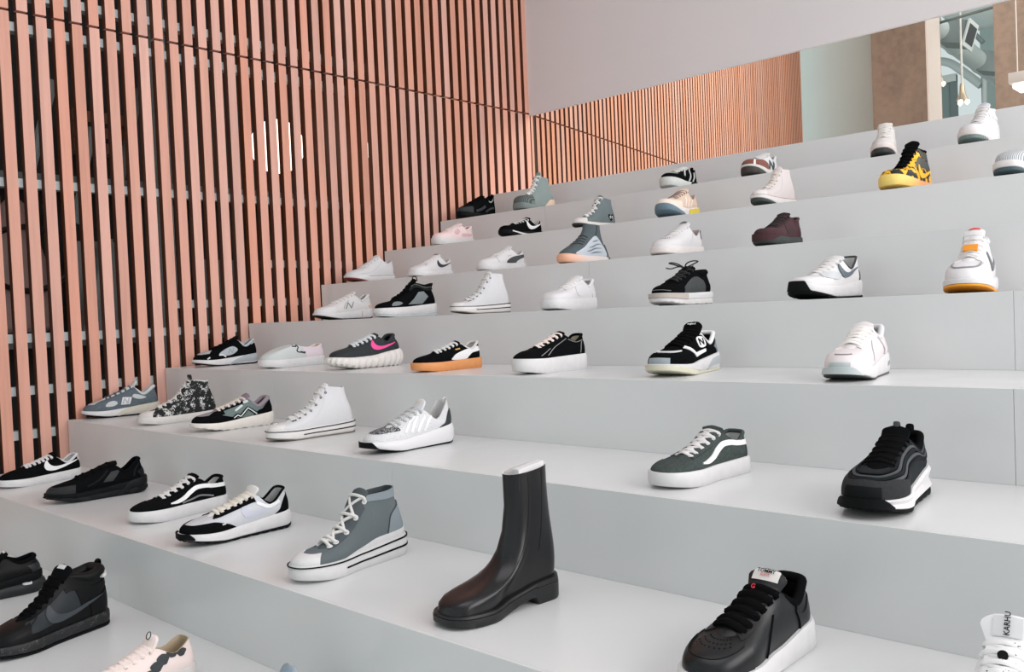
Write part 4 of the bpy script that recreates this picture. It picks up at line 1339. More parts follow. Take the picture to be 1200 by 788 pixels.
# ---- third step
def c0():
    s = Shoe('c0', 'running_shoe', 'slate blue-grey runner with a silver N patch against the slats', **sh(RUN, heel=(.04, .39), dip=(.19, .31), eye=(.36, .40), tongue=(.27, .50), thr=(.66, .24), tw=.11, vdip=.09))
    bl = mat(rgb(92, 103, 110), .9, 'suede'); li = mat(rgb(196, 201, 203), .6, 'canvas')
    s.layer('outsole', BLACKR, 0, .16, .008)
    s.layer('midsole', WHITE, .16, 1, .012)
    s.layer('heel_wedge', mat(rgb(206, 200, 186), .6, 'rubber'), .2, 1.02, .015, z1=[(0, .165), (.25, .14), (.5, .10), (.58, .03), (.6, .0), (1, .0)])
    s.upper(bl, mat(rgb(205, 207, 208), .9, 'canvas')); s.tongue_part(mat(rgb(205, 207, 208), .9, 'canvas'))
    s.decal('mesh_panel', li, [(.72, .16), (.62, .155), (.56, .19), (.60, .225), (.68, .21)], .004)
    s.patch('toe_mesh', li, .80, 1.2, .45, .9, .003)
    s.decal('collar_panel', li, [(.33, .30), (.22, .265), (.18, .24), (.27, .225), (.36, .26)], .004)
    s.decal('side_patch', WLEATHER, [(.52, .165), (.40, .165), (.37, .26), (.49, .265)], .006, smooth=False)
    s.decal('letter_n', mat(rgb(170, 176, 180), .4), [(.505, .175), (.485, .175), (.465, .225), (.445, .175), (.42, .175), (.395, .253), (.415, .253), (.435, .205), (.455, .253), (.475, .253)], .009, smooth=False)
    s.collar_roll(mat(rgb(205, 207, 208), .9, 'canvas'), .024)
    s.laces(mat(rgb(90, 98, 104), .9, 'canvas'), .011)
c0()

def c1():
    s = Shoe('c1', 'high_top_sneaker', 'black high-top with white paint splatter and cream sole', **sh(HI, tongue=(.345, .60), zs=[(0, .125), (.3, .108), (.7, .098), (1, .105)]))
    spl = mat((.010, .011, .012), .85, 'splatter', c2=(.66, .66, .64), scale=1.7)
    s.layer('sole', OFFWHITE, 0, 1, .012)
    s.band('side_line', BLACKR, -.6, .6, .45, .54, .0095, 72)
    s.upper(spl, LININGB); s.tongue_part(spl)
    s.patch('toe_cap', OFFWHITE, .76, 1.24, -.02, .62, .010)
    s.collar_roll(mat(rgb(230, 230, 228), .8, 'canvas'), .006, .38)
    s.laces(OFFWHITE, .013, .5, 8, lift=.013)
c1()

def c2():
    s = Shoe('c2', 'running_shoe', 'black and grey-green runner with zigzag side line and cream sole', **RUN)
    gg = mat(rgb(108, 124, 122), .8, 'canvas')
    s.layer('sole', mat(rgb(232, 226, 218), .6, 'rubber'), 0, 1, .012, lug=(.008, 14))
    s.upper(gg, mat(rgb(132, 118, 126), .9, 'canvas')); s.tongue_part(mat(rgb(140, 122, 132), .9, 'canvas'))
    s.patch('toe_overlay', BLACKS, .48, 1.52, 0, [(.48, .02), (.58, .24), (.70, .5), (1, .42)], .006)
    s.patch('toe_mesh', mat(rgb(150, 145, 150), .8, 'canvas'), .78, 1.22, .44, .82, .004)
    s.patch('vamp_overlay', BLACKS, .60, .78, .4, .95, .005)
    s.patch('heel_counter', BLACKS, -.36, .36, 0, [(0, .92), (.14, .80), (.26, .45), (.36, .05)], .006)
    s.patch('eyestay', BLACKS, .42, .64, .7, .985, .006); s.patch('eyestay', BLACKS, -.64, -.42, .7, .985, .006)
    z = [(.55, .135), (.50, .165), (.46, .145), (.36, .235), (.25, .155)]
    s.rib('zigzag', BLACKS, z, .04, .006, smooth=False)
    s.rib('zigzag_edge', mat(rgb(214, 220, 214), .5), z, .013, .009, smooth=False)
    s.rib('side_label', mat(rgb(205, 212, 210), .6), [(.52, .215), (.42, .27)], .025, .008)
    s.rib('side_label', mat(rgb(205, 212, 210), .6), [(.40, .30), (.34, .315)], .03, .008)
    s.collar_roll(mat(rgb(150, 138, 145), .9, 'canvas'), .026)
    s.laces(CLACE, .012, .5, 6)
c2()

def white_hi(key, label, toe=False, **k):
    d = sh(HI); d.update(k)
    s = Shoe(key, 'high_top_sneaker', label, **d)
    s.layer('outsole', mat(rgb(120, 110, 100), .7, 'rubber'), 0, .1, .010)
    s.layer('sole', mat(rgb(226, 223, 220), .45, 'rubber'), .1, 1, .013)
    stripes_high(s)
    s.upper(WCANVAS, WCANVAS); s.tongue_part(WCANVAS)
    s.patch('toe_cap', mat(rgb(226, 223, 220), .45, 'rubber'), .78, 1.22, -.02, .5, .008)
    s.patch('heel_strip', WCANVAS, -.03, .03, 0, .97, .006)
    s.eyelets(mat(rgb(96, 92, 88), .5), 8, .010, .80)
    s.line('stitch_line', mat(rgb(205, 205, 206), .8), [(.41, .98), (.42, .6), (.52, .3), (.66, .22)], .005, .002)
    s.laces(mat((.68, .66, .64), .8, 'canvas', scale=1.5), .012, .5, 8, lift=.018)
    return s
white_hi('c3', 'white canvas high-top with black sole lines, nearest white high-top on the third step')

def c4():
    s = Shoe('c4', 'running_shoe', 'white knit runner with black heel clip and grey speckled toe', **sh(RUN, heel=(.02, .42), dip=(.2, .27), vheel=.045, eye=(.38, .36), tongue=(.31, .47), zs=[(0, .20), (.25, .16), (.5, .125), (.75, .11), (1, .115)], tw=.075))
    wk = mat((.70, .70, .71), .9, 'knit', c2=(.42, .43, .45), scale=.8)
    s.layer('outsole', BLACKR, 0, .10, .008)
    s.layer('midsole', mat(rgb(222, 221, 222), .5, 'speckle', c2=(.7, .7, .7), scale=2), .10, 1, .014, prof=[(0, -.004), (.2, .008), (.6, .010), (.9, .0), (1, -.010)])
    s.upper(wk, LININGW); s.tongue_part(WCANVAS)
    s.patch('toe_knit', mat((.66, .66, .66), .9, 'rope', c2=(.04, .045, .05), scale=1.1), .62, 1.38, .45, .98, .004)
    s.band('toe_bumper', BLACKR, .82, 1.18, .06, [(0, .12), (.92, .14), (.97, 1.08)], .027)
    s.patch('heel_clip', mat(rgb(48, 52, 55), .5, 'rubber'), -.30, .30, -.02, [(0, .64), (.12, .60), (.2, .38), (.30, .04)], .012)
    cage = mat(rgb(236, 235, 236), .4, 'rubber')
    for u0 in (.58, .50, .42):
        s.rib('cage_stripe', cage, [(u0 - .02, .16), (u0 - .07, .235), (u0 - .14, .30)], [.032, .03, .022], .007)
    s.rib('cage_edge', cage, [(.64, .17), (.55, .25), (.42, .33)], .022, .006)
    s.laces(mat((.10, .11, .12), .9, 'rope', c2=(.6, .6, .6), scale=2.2), .014, .7, 6, lift=.014)
    s.tongue_label(mat(rgb(225, 214, 200), .5), .80, .96, .03)
    s.tab(WCANVAS, .02, .05)
c4()

s_ = vans('c5', 'dark grey-green suede skate shoe with white wavy stripe and thick white sole', rgb(72, 80, 78), WHITE)
jazz(s_, mat(rgb(236, 236, 236), .5, 'leather'))

def c6():
    s = Shoe('c6', 'running_shoe', 'black runner with wavy layered sides and white sole, right end of third step', **sh(RUN, zs=[(0, .20), (.25, .165), (.5, .125), (.75, .11), (1, .12)], zb=[(0, .012), (.1, 0), (.6, 0), (1, .06)], heel=(.05, .39), dip=(.19, .33), eye=(.36, .40), thr=(.64, .26), tongue=(.29, .47), toeh=.12, vdip=.1, vheel=.075, veye=.07, vthr=.06, tw=.085, ballw=.185, bulge=.03))
    bk = mat(rgb(38, 43, 46), .8, 'suede', spec=.1); bk2 = mat(rgb(28, 31, 33), .6, 'canvas', spec=.1)
    s.layer('outsole', BLACKR, 0, .24, .010, lug=(.012, 12))
    s.layer('midsole', WHITE, .22, 1, .012, prof=[(0, -.01), (.15, .006), (.5, -.012), (.85, .004), (1, -.008)])
    s.upper(bk, LININGB); s.tongue_part(BLACKC)
    s.patch('toe_overlay', mat(rgb(36, 38, 40), .9, 'suede'), .60, 1.40, 0, [(.60, .28), (.75, .40), (1, .46)], .010)
    s.band('toe_bumper', BLACKR, .80, 1.20, .24, [(0, .26), (.88, .30), (.96, 1.15)], .026); s.patch('toe_guard', BLACKR, .87, 1.13, 0, .26, .014)
    for sg in (1, -1):
        for i, t in enumerate((.36, .47, .58, .69, .80)):
            s.line('wave_line', mat(rgb(64, 70, 74), .7, 'canvas') if i % 2 else BLACKR, [(sg * .06, t + .16), (sg * .22, t + .10), (sg * .36, t - .0), (sg * .50, t + .05), (sg * .64, t - .06), (sg * .82, t - .10), (sg * 1.0, t - .10)], .017, .009 - .001 * (i % 2))
    s.patch('eyestay', BLACKR, .40, .68, .86, .99, .006); s.patch('eyestay', BLACKR, -.68, -.40, .86, .99, .006)
    s.collar_roll(BLACKC, .024)
    s.laces(BLACKLACE, .012, .5, 6, lift=.008)
    s.tab(BLACKC, .05, .045)
    uu, zz, nu, nz = s._tong
    v, f = tube(smooth_path([(uu[-1] + .02, 0, zz[-1] - .03), (uu[-1], 0, zz[-1] + .03), (uu[-1] - .02, 0, zz[-1] - .02)], 5), .02, 8, .3, up=(1, 0, 0)); s.add('tongue_loop', v, f, mat(rgb(66, 68, 70), .7, 'canvas'), s.tng)
c6()

# ---- fourth step
def d0():
    s = Shoe('d0', 'running_shoe', 'black and silver mesh runner in front of the slats on the fourth step', **sh(RUN, heel=(.04, .375), dip=(.19, .30), eye=(.36, .39), tongue=(.29, .44), thr=(.66, .235)))
    li = mat(rgb(176, 184, 188), .55, 'canvas')
    s.layer('outsole', BLACKR, 0, .14, .008)
    s.layer('midsole', WHITE, .14, 1, .012)
    s.layer('heel_wedge', mat(rgb(170, 176, 180), .5, 'rubber'), .22, 1.02, .015, z1=[(0, .165), (.25, .135), (.40, .09), (.5, .03), (.55, 0), (1, 0)])
    s.upper(BLACKS, LININGW); s.tongue_part(BLACKC)
    s.decal('mesh_panel', li, [(.66, .175), (.56, .15), (.44, .165), (.35, .23), (.42, .285), (.56, .24)], .004)
    s.patch('toe_mesh', li, .72, 1.28, .42, .92, .004)
    s.rib('side_flash', mat(rgb(225, 228, 228), .5), [(.66, .165), (.60, .165), (.55, .135)], .018, .008)
    s.rib('toe_flash', mat(rgb(200, 204, 205), .5), [(.84, .115), (.80, .14)], .02, .008)
    s.rib('letter_n', mat(rgb(150, 158, 162), .5), [(.50, .18), (.47, .255), (.44, .185), (.41, .265)], .016, .007, smooth=False)
    s.patch('heel_counter', BLACKS, -.2, .2, 0, .75, .006)
    s.patch('heel_tag', li, .06, .15, .8, .9, .01)
    s.collar_roll(mat(rgb(190, 196, 200), .8, 'canvas'), .02)
    s.laces(BLACKLACE, .012)
d0()

def d1():
    s = Shoe('d1', 'slip_on_shoe', 'pale green and pink laceless slip-on with white sole on the fourth step', **sh(SNK, zs=[(0, .13), (.3, .122), (.7, .115), (1, .12)], heel=(.015, .30), dip=(.17, .255), eye=(.40, .275), thr=(.50, .31), vthr=.075, veye=.09, tongue=(.47, .33), toeh=.09, flatvamp=1, pc=[(0, 0), (.2, .1), (.38, .3), (.5, .5), (.7, .6), (1, .5)]))
    gr = mat(rgb(205, 211, 210), .85, 'canvas'); pk = mat(rgb(226, 212, 218), .85, 'canvas')
    s.layer('sole', WHITE, 0, 1, .012)
    s.upper(gr, mat(rgb(226, 208, 196), .85, 'canvas'))
    s.patch('quarter', pk, -.40, .40, -.02, 1.0, .005)
    s.rib('side_cord', BLACKR, [(.56, .33), (.50, .315), (.465, .27), (.50, .225), (.46, .20), (.36, .195)], .012, .008)
    s.rib('gore_tag', mat(rgb(40, 42, 44), .6), [(.44, .205), (.37, .185)], .022, .009)
    s.collar_roll(mat(rgb(236, 226, 222), .8, 'canvas'), .008, .62)
d1()

def d2():
    s = Shoe('d2', 'chunky_shoe', 'black sneaker with bright pink side tick and knobbly thick white sole', **sh(RUN, zs=[(0, .22), (.25, .185), (.5, .15), (.75, .145), (1, .16)], zb=[(0, .02), (.1, 0), (.62, 0), (1, .06)], heel=(.08, .39), dip=(.2, .315), eye=(.38, .385), tongue=(.33, .415), thr=(.66, .255)))
    s.layer('sole', mat(rgb(226, 221, 216), .6, 'rubber'), 0, 1, .028, ridge=(.010, 15, .5), n=216, lug=(.014, 16), prof=[(0, -.03), (.12, -.008), (.3, .006), (.5, .010), (.7, .006), (.88, -.006), (1, -.03)])
    bk = mat(rgb(40, 45, 48), .75, 'canvas')
    s.upper(bk, LININGB); s.tongue_part(bk)
    s.swoosh(mat(rgb(238, 75, 150), .5), .48, .05, .215, .335)
    s.collar_roll(bk, .022)
    s.patch('heel_counter', bk, -.2, .2, 0, .6, .005)
    s.laces(mat(rgb(215, 218, 220), .8, 'canvas'), .014, .5, 6, lift=.014)
    s.rib('heel_mark', mat(rgb(90, 60, 78), .5), [(.10, .35), (.08, .37)], .02, .004)
d2()

def d3():
    s = Shoe('d3', 'low_top_sneaker', 'black suede sneaker with white curved side strip and orange gum sole', **sh(SNK, zs=[(0, .135), (.3, .125), (.7, .115), (1, .12)], heel=(.02, .33), dip=(.17, .265), eye=(.38, .325), tongue=(.35, .355)))
    gum = mat(rgb(222, 150, 92), .55, 'rubber')
    s.layer('sole', gum, 0, 1, .014)
    s.upper(BLACKS, LININGW); s.tongue_part(BLACKS)
    w = mat(rgb(232, 232, 232), .5, 'leather')
    s.decal('side_strip', w, [(.52, .128), (.30, .128), (.25, .16), (.18, .20), (.04, .225), (.03, .285), (.16, .265), (.32, .235), (.44, .20), (.49, .17)], .006)
    s.rib('side_lettering', mat(rgb(196, 150, 70), .4), [(.44, .25), (.37, .26)], .018, .004)
    s.patch('heel_counter', BLACKS, -.12, .12, .5, .98, .005)
    s.collar_roll(mat(rgb(214, 210, 206), .9, 'canvas'), .018)
    s.laces(WLACE, .013, .5, 6, lift=.013)
d3()

def d4():
    s = vans('d4', 'black canvas sneaker with very thick white platform sole on the fourth step', (.005, .0055, .006), WHITE, lace=mat(rgb(240, 225, 218), .8, 'canvas'), lining=mat(rgb(205, 190, 168), .8, 'canvas'), kind='canvas', zs=[(0, .19), (.3, .18), (.7, .17), (1, .18)], heel=(.03, .41), dip=(.18, .345), eye=(.37, .425), thr=(.665, .27), tongue=(.33, .45), zb=[(0, .004), (.06, 0), (.65, 0), (1, .04)])
    st = mat(rgb(150, 150, 150), .8)
    s.rib('stitch_line', st, [(.66, .20), (.55, .27), (.42, .33), (.33, .37)], .006, .009)
    s.rib('stitch_line', st, [(.76, .20), (.68, .235), (.60, .27)], .006, .009)
    s.rib('stitch_line', st, [(.14, .20), (.12, .28), (.10, .33)], .005, .009)
    s.rib('stitch_line', st, [(.30, .36), (.2, .325), (.09, .345)], .005, .012)
d4()

def d5():
    s = Shoe('d5', 'running_shoe', 'black runner with a white N badge and white side flash on the fourth step', **sh(RUN, vdip=.1, vheel=.07, veye=.07, vthr=.06, tw=.085, tongue=(.28, .45), toeh=.10, ballw=.182))
    wh = mat(rgb(232, 232, 232), .5, 'leather')
    s.layer('outsole', mat(rgb(214, 212, 190), .5, 'rubber'), 0, [(0, .12), (.5, .2), (.75, .6), (1, .95)], .013)
    s.layer('midsole', WHITE, [(0, .12), (.5, .18), (.75, .5), (1, .8)], 1, .012)
    s.layer('heel_wedge', mat(rgb(178, 184, 186), .5, 'rubber'), .3, .9, .015, z1=[(0, .165), (.25, .13), (.38, .03), (.4, 0), (1, 0)])
    s.upper(BLACKS, LININGB); s.tongue_part(BLACKC)
    s.patch('toe_overlay', BLACKS, .62, 1.38, -.02, [(.62, .35), (.75, .5), (1, .42)], .006)
    s.patch('toe_trim', wh, .72, 1.28, [(.72, .62), (.85, .60), (1, .60)], [(.72, .68), (.85, .70), (1, .70)], .008)
    s.patch('toe_bumper', mat(rgb(150, 160, 165), .5, 'rubber'), .88, 1.12, 0, .22, .010)
    s.decal('side_flash', wh, [(.70, .225), (.59, .145), (.36, .18), (.36, .205), (.585, .18), (.655, .24)], .008, smooth=False)
    s.decal('badge', wh, [(.46, .222), (.34, .228), (.33, .30), (.44, .30)], .006)
    s.rib('letter_n', BLACKR, [(.442, .236), (.424, .288), (.375, .242), (.355, .290)], .015, .010, smooth=False)
    s.patch('heel_counter', mat(rgb(130, 140, 145), .6, 'suede'), -.2, .2, 0, [(0, .72), (.2, .6)], .006)
    s.patch('collar_trim', wh, .22, .40, .86, .98, .007)
    s.collar_roll(wh, .02)
    s.laces(BLACKLACE, .016, .45, 6, lift=.016)
    s.tongue_label(BLACKC, .76, .96, .05)
    c, up = s._lab
    s.lettering('made in\nengland', wh, .026, c, (0, 1, 0), up, parent=s.tng)
d5()

def d6():
    s = Shoe('d6', 'running_shoe', 'white leather runner with pale grey toe bumper, right end of the fourth step', **sh(RUN, zs=[(0, .19), (.25, .16), (.5, .125), (.75, .11), (1, .12)], vdip=.1, vheel=.07, veye=.065, vthr=.055, tw=.08, tongue=(.29, .45), heel=(.05, .40), dip=(.2, .33), eye=(.36, .39), thr=(.65, .25), toeh=.11, bulge=.03))
    w = mat(rgb(224, 217, 217), .5, 'leather'); g = mat(rgb(190, 198, 198), .5, 'rubber')
    s.layer('outsole', mat(rgb(90, 92, 92), .6, 'rubber'), 0, .08, .006)
    s.layer('midsole', WHITE, .08, 1, .012, ridge=(.005, 7, .2))
    s.upper(w, LININGW); s.tongue_part(w)
    s.band('toe_bumper', g, .80, 1.20, .10, [(0, .12), (.90, .16), (.97, 1.0)], .024); s.patch('toe_guard', g, .90, 1.10, 0, .14, .012)
    s.patch('toe_overlay', w, .62, 1.38, -.02, [(.62, .34), (.78, .46), (1, .40)], .007)
    s.line('toe_line', mat(rgb(150, 146, 146), .6), [(.88, .50), (.96, .47), (1.04, .47), (1.1, .5)], .008, .008)
    s.patch('eyestay', w, .385, .70, .70, .985, .008); s.patch('eyestay', w, -.70, -.385, .70, .985, .008)
    s.patch('heel_counter', w, -.28, .28, 0, [(0, .7), (.28, .36)], .007)
    s.line('seam', mat(rgb(190, 186, 186), .6), [(.30, .05), (.30, .4), (.36, .62)], .005, .008)
    s.line('seam', mat(rgb(190, 186, 186), .6), [(.58, .1), (.55, .4), (.48, .64)], .005, .008)
    s.collar_roll(WCANVAS, .026)
    s.laces(mat(rgb(240, 236, 232), .8, 'canvas'), .015, .45, 6, lift=.016)
    s.rib('sole_mark', mat(rgb(150, 152, 152), .5), [(.16, .08), (.10, .10)], .03, .004, on='sole')
d6()
# ---- fifth step
def e0():
    s = Shoe('e0', 'running_shoe', 'white runner with outlined side letter and beige heel, left end of fifth step', **sh(RUN, heel=(.04, .38), dip=(.19, .30), eye=(.36, .39), tongue=(.29, .45), thr=(.66, .235)))
    w = mat(rgb(220, 218, 217), .6, 'canvas')
    s.layer('outsole', BLACKR, 0, [(0, .08), (.5, .10), (1, .4)], .010)
    s.layer('midsole', WHITE, [(0, .08), (.5, .10), (1, .36)], 1, .012)
    s.upper(w, LININGW); s.tongue_part(w)
    s.patch('toe_overlay', WLEATHER, .64, 1.36, 0, .42, .006)
    s.patch('heel_clip', mat(rgb(222, 196, 176), .5), -.18, .18, 0, .34, .010)
    s.rib('letter_n', mat(rgb(110, 112, 114), .5), [(.52, .165), (.47, .265), (.42, .175), (.37, .275)], .012, .006, smooth=False)
    s.rib('letter_edge', mat(rgb(140, 142, 144), .5), [(.56, .165), (.52, .245), (.44, .30)], .006, .006, smooth=False)
    s.rib('sole_split', mat(rgb(196, 160, 150), .5), [(.24, .03), (.23, .12)], .012, .003, on='sole')
    s.collar_roll(WCANVAS, .022); s.laces(WLACE, .013)
e0()

def e1():
    s = Shoe('e1', 'mid_top_sneaker', 'black and grey mid-top with ankle strap and thick white sole', **sh(MID, zs=[(0, .19), (.3, .165), (.6, .145), (1, .14)], heel=(.075, .47), dip=(.18, .455), eye=(.37, .50), thr=(.66, .24), tongue=(.34, .56), tw=.08))
    g = mat(rgb(116, 124, 126), .5, 'leather')
    s.layer('outsole', mat(rgb(190, 200, 200), .5, 'rubber'), 0, .2, .014)
    s.layer('midsole', WHITE, .2, 1, .016, ridge=(.005, 5, .2))
    s.upper(BLACKS, LININGB); s.tongue_part(BLACKC)
    s.decal('side_panel', g, [(.52, .18), (.28, .185), (.17, .29), (.24, .37), (.33, .36), (.42, .26)], .006, smooth=False)
    s.decal('toe_panel', g, [(.80, .17), (.70, .17), (.62, .20), (.68, .225), (.76, .215)], .005)
    s.patch('ankle_strap', BLACKL, -.46, .46, [(0, .74), (.46, .70)], [(0, .92), (.46, .90)], .016)
    s.line('strap_edge', mat(rgb(110, 112, 114), .4), [(.10, .90), (.3, .90), (.44, .88)], .006, .018)
    s.collar_roll(BLACKC, .022, .38)
    s.laces(BLACKLACE, .016, .45, 7, lift=.014)
    s.tab(BLACKL, .02, .06, lean=-.03)
    uu, zz, nu, nz = s._tong
    v, f = tube(smooth_path([(uu[-1] + .03, 0, zz[-1] - .03), (uu[-1] + .01, 0, zz[-1] + .035), (uu[-1] - .04, 0, zz[-1] + .03), (uu[-1] - .06, 0, zz[-1] - .03)], 5), .008, 8, .7, up=(0, 1, 0)); s.add('tongue_loop', v, f, BLACKC, s.tng)
e1()

white_hi('e2', 'white canvas high-top with black sole lines on the fifth step, above the gum-soled sneaker', zs=[(0, .16), (.3, .14), (.7, .125), (1, .13)], heel=(.10, .60), dip=(.17, .60), eye=(.335, .61), tongue=(.315, .63), zb=[(0, 0), (.06, 0), (.6, 0), (1, .045)])

def e3():
    s = Shoe('e3', 'low_top_sneaker', 'plain all-white leather low sneaker in the middle of the fifth step', **sh(SNK, zs=[(0, .145), (.3, .135), (.7, .125), (1, .13)], heel=(.02, .37), dip=(.19, .30), eye=(.37, .385), tongue=(.30, .425), thr=(.66, .24), toeh=.10, toen=2.6, vdip=.09, vheel=.065))
    std(s, WLEATHER, WHITE, lace=WLACE, roll=(WLEATHER, .022), off=.012, lw=.013)
    s.patch('toe_overlay', WLEATHER, .68, 1.32, 0, [(.68, .55), (.8, .40), (1, .36)], .007)
    s.patch('eyestay', WLEATHER, .385, .68, .66, .985, .007); s.patch('eyestay', WLEATHER, -.68, -.385, .66, .985, .007)
    s.patch('heel_counter', WLEATHER, -.26, .26, 0, [(0, .66), (.26, .34)], .007)
    s.swoosh(WLEATHER, .56, .08, .165, .29, off=.009)
    c = s.S(.66, 1.0) * np.array([1, 0, 1]) + np.array([.0, 0, .02])
    v, f = box_mesh(-.012, .012, -.03, .03, -.006, .006); s.add('lace_badge', np.array(v) + c, f, SILVER, s.tng, smooth=False)
e3()

def e4():
    s = Shoe('e4', 'skate_shoe', 'black puffy shoe with big bow laces and taupe toe band', **sh(MID, zs=[(0, .15), (.3, .145), (.7, .14), (1, .15)], zb=[(0, .012), (.1, 0), (.65, 0), (1, .05)], heel=(.06, .40), dip=(.2, .37), eye=(.37, .42), thr=(.66, .26), tongue=(.33, .46), tw=.10, vdip=.115, vheel=.09, veye=.085, vthr=.07, toeh=.11, bulge=.06, ballw=.19, heelw=.14, rows=5))
    s.layer('outsole', mat(rgb(214, 212, 210), .6, 'rubber'), 0, .5, .018, lug=(.008, 14))
    s.layer('midsole', WHITE, .48, 1, .022)
    s.band('toe_band', mat(rgb(186, 176, 168), .6, 'rubber'), .60, 1.4, .50, .96, .030)
    s.upper(BLACKS, LININGB); s.tongue_part(BLACKC)
    g = mat(rgb(62, 66, 66), .8, 'suede')
    s.patch('side_overlay', g, .30, .62, .0, [(.30, .5), (.46, .62), (.62, .3)], .008)
    s.patch('eyestay', BLACKC, .385, .68, .66, .985, .008); s.patch('eyestay', BLACKC, -.68, -.385, .66, .985, .008)
    s.collar_roll(BLACKC, .035)
    s.line('toe_stitch', mat(rgb(120, 122, 120), .6), [(.80, .12), (.9, .16), (1.0, .16), (1.1, .16)], .006, .004)
    s.laces(mat(rgb(32, 33, 34), .6, 'canvas'), .012, .8, 5, lift=.016, bow=True)
e4()

def e5():
    s = Shoe('e5', 'running_shoe', 'white runner with slate side tick and black waffle outsole on the fifth step', **sh(RUN, zb=[(0, .018), (.08, 0), (.6, 0), (1, .06)], zs=[(0, .175), (.25, .15), (.5, .12), (.75, .115), (1, .15)], heel=(.03, .40), tongue=(.30, .40), eye=(.36, .37), dip=(.2, .295), vdip=.09))
    w = mat(rgb(222, 220, 220), .55, 'leather')
    s.layer('outsole', BLACKR, 0, [(0, .10), (.5, .14), (.85, .22), (1, .34)], .012, lug=(.012, 16))
    s.layer('midsole', WHITE, [(0, .10), (.5, .12), (.85, .18), (1, .30)], 1, .012)
    s.upper(w, mat(rgb(210, 210, 210), .8, 'canvas')); s.tongue_part(mat(rgb(225, 224, 224), .8, 'canvas'))
    s.patch('toe_overlay', w, .60, 1.40, 0, [(.60, .30), (.75, .42), (1, .34)], .007)
    s.decal('grey_panel', mat(rgb(206, 210, 212), .6, 'canvas'), [(.76, .20), (.60, .175), (.48, .185), (.48, .235), (.62, .245)], .009)
    s.band('toe_bumper', BLACKR, .86, 1.14, .25, [(0, .27), (.955, .32), (.985, 1.25)], .024)
    s.swoosh(mat(rgb(92, 104, 112), .5), .46, .10, .19, .32, off=.014)
    s.patch('heel_counter', mat(rgb(62, 66, 70), .6, 'leather'), -.2, .2, 0, [(0, .62), (.2, .12)], .010)
    s.collar_roll(mat(rgb(60, 64, 68), .8, 'canvas'), .010, .40)
    s.patch('heel_tab', mat(rgb(220, 222, 224), .6), -.07, .07, .6, 1.0, .012)
    s.laces(WLACE, .013)
e5()

def e6():
    s = Shoe('e6', 'mid_top_sneaker', 'white mid-top facing front with orange outsole and orange lace badge', **sh(MID, heel=(.05, .46), dip=(.19, .42), eye=(.37, .47), tongue=(.31, .53), thr=(.655, .25), toeh=.10, zb=[(0, .005), (.08, 0), (.6, 0), (1, .055)], ballw=.17))
    orr = mat(rgb(236, 158, 36), .5, 'rubber'); w = mat(rgb(224, 222, 223), .5, 'leather'); g = mat(rgb(150, 154, 156), .7, 'suede')
    s.layer('outsole', orr, 0, [(0, .1), (.5, .15), (.85, .25), (1, .32)], .010, lug=(.004, 24))
    s.layer('midsole', WHITE, [(0, .1), (.5, .15), (.85, .23), (1, .30)], 1, .012)
    s.upper(w, LININGW); s.tongue_part(w)
    s.patch('toe_overlay', w, .66, 1.34, 0, [(.66, .62), (.8, .42), (1, .36)], .007)
    s.line('toe_trim', g, [(.70, .66), (.80, .50), (.92, .46), (1.08, .46), (1.2, .5), (1.3, .66)], .012, .009)
    s.patch('eyestay', w, .385, .68, .68, .985, .008); s.patch('eyestay', w, -.68, -.385, .68, .985, .008)
    s.swoosh(mat(rgb(110, 112, 114), .6), .50, .05, .17, .33, off=.008)
    s.patch('heel_counter', w, -.25, .25, 0, [(0, .6), (.25, .36)], .006)
    s.collar_roll(WCANVAS, .022)
    s.laces(WLACE, .013, .45, 7, lift=.013)
    c = (s.S(.53, 1) + s.S(-.53, 1)) / 2 + np.array([.03, 0, .03])
    v, f = box_mesh(-.012, .012, -.055, .055, -.035, .035, .01)
    V = np.array(v); ca, sa = math.cos(.75), math.sin(.75)
    V = np.stack([V[:, 0] * ca - V[:, 2] * sa, V[:, 1], V[:, 0] * sa + V[:, 2] * ca], -1) + c
    s.add('lace_badge', V, f, mat(rgb(236, 150, 40), .5), s.tng)
    s.tongue_label(mat(rgb(222, 70, 60), .5), .84, .97, .045)
e6()

# ---- sixth step
def f0():
    s = Shoe('f0', 'low_top_sneaker', 'plain white low sneaker with dark red outsole toe, beside the slats', **sh(SNK, zs=[(0, .15), (.3, .14), (.7, .125), (1, .13)], zb=[(0, 0), (.06, 0), (.5, 0), (1, .06)], heel=(.03, .39), dip=(.17, .345), eye=(.36, .44), tongue=(.33, .48), thr=(.66, .235)))
    s.layer('outsole', mat(rgb(110, 40, 34), .6, 'rubber'), 0, [(0, .02), (.45, .04), (1, .4)], .008)
    s.layer('midsole', WHITE, [(0, .02), (.45, .04), (1, .38)], 1, .012)
    s.upper(WCANVAS, LININGW); s.tongue_part(WCANVAS)
    s.laces(WLACE, .012)
    s.line('seam', mat(rgb(190, 188, 188), .6), [(.30, .9), (.4, .5), (.52, .2), (.7, .12)], .005, .003)
    s.patch('heel_strip', mat(rgb(60, 62, 64), .6), -.05, .05, 0, .25, .010)
    s.band('sole_line', mat(rgb(150, 150, 150), .6), -.6, .6, .82, .9, .0135, 60)
f0()
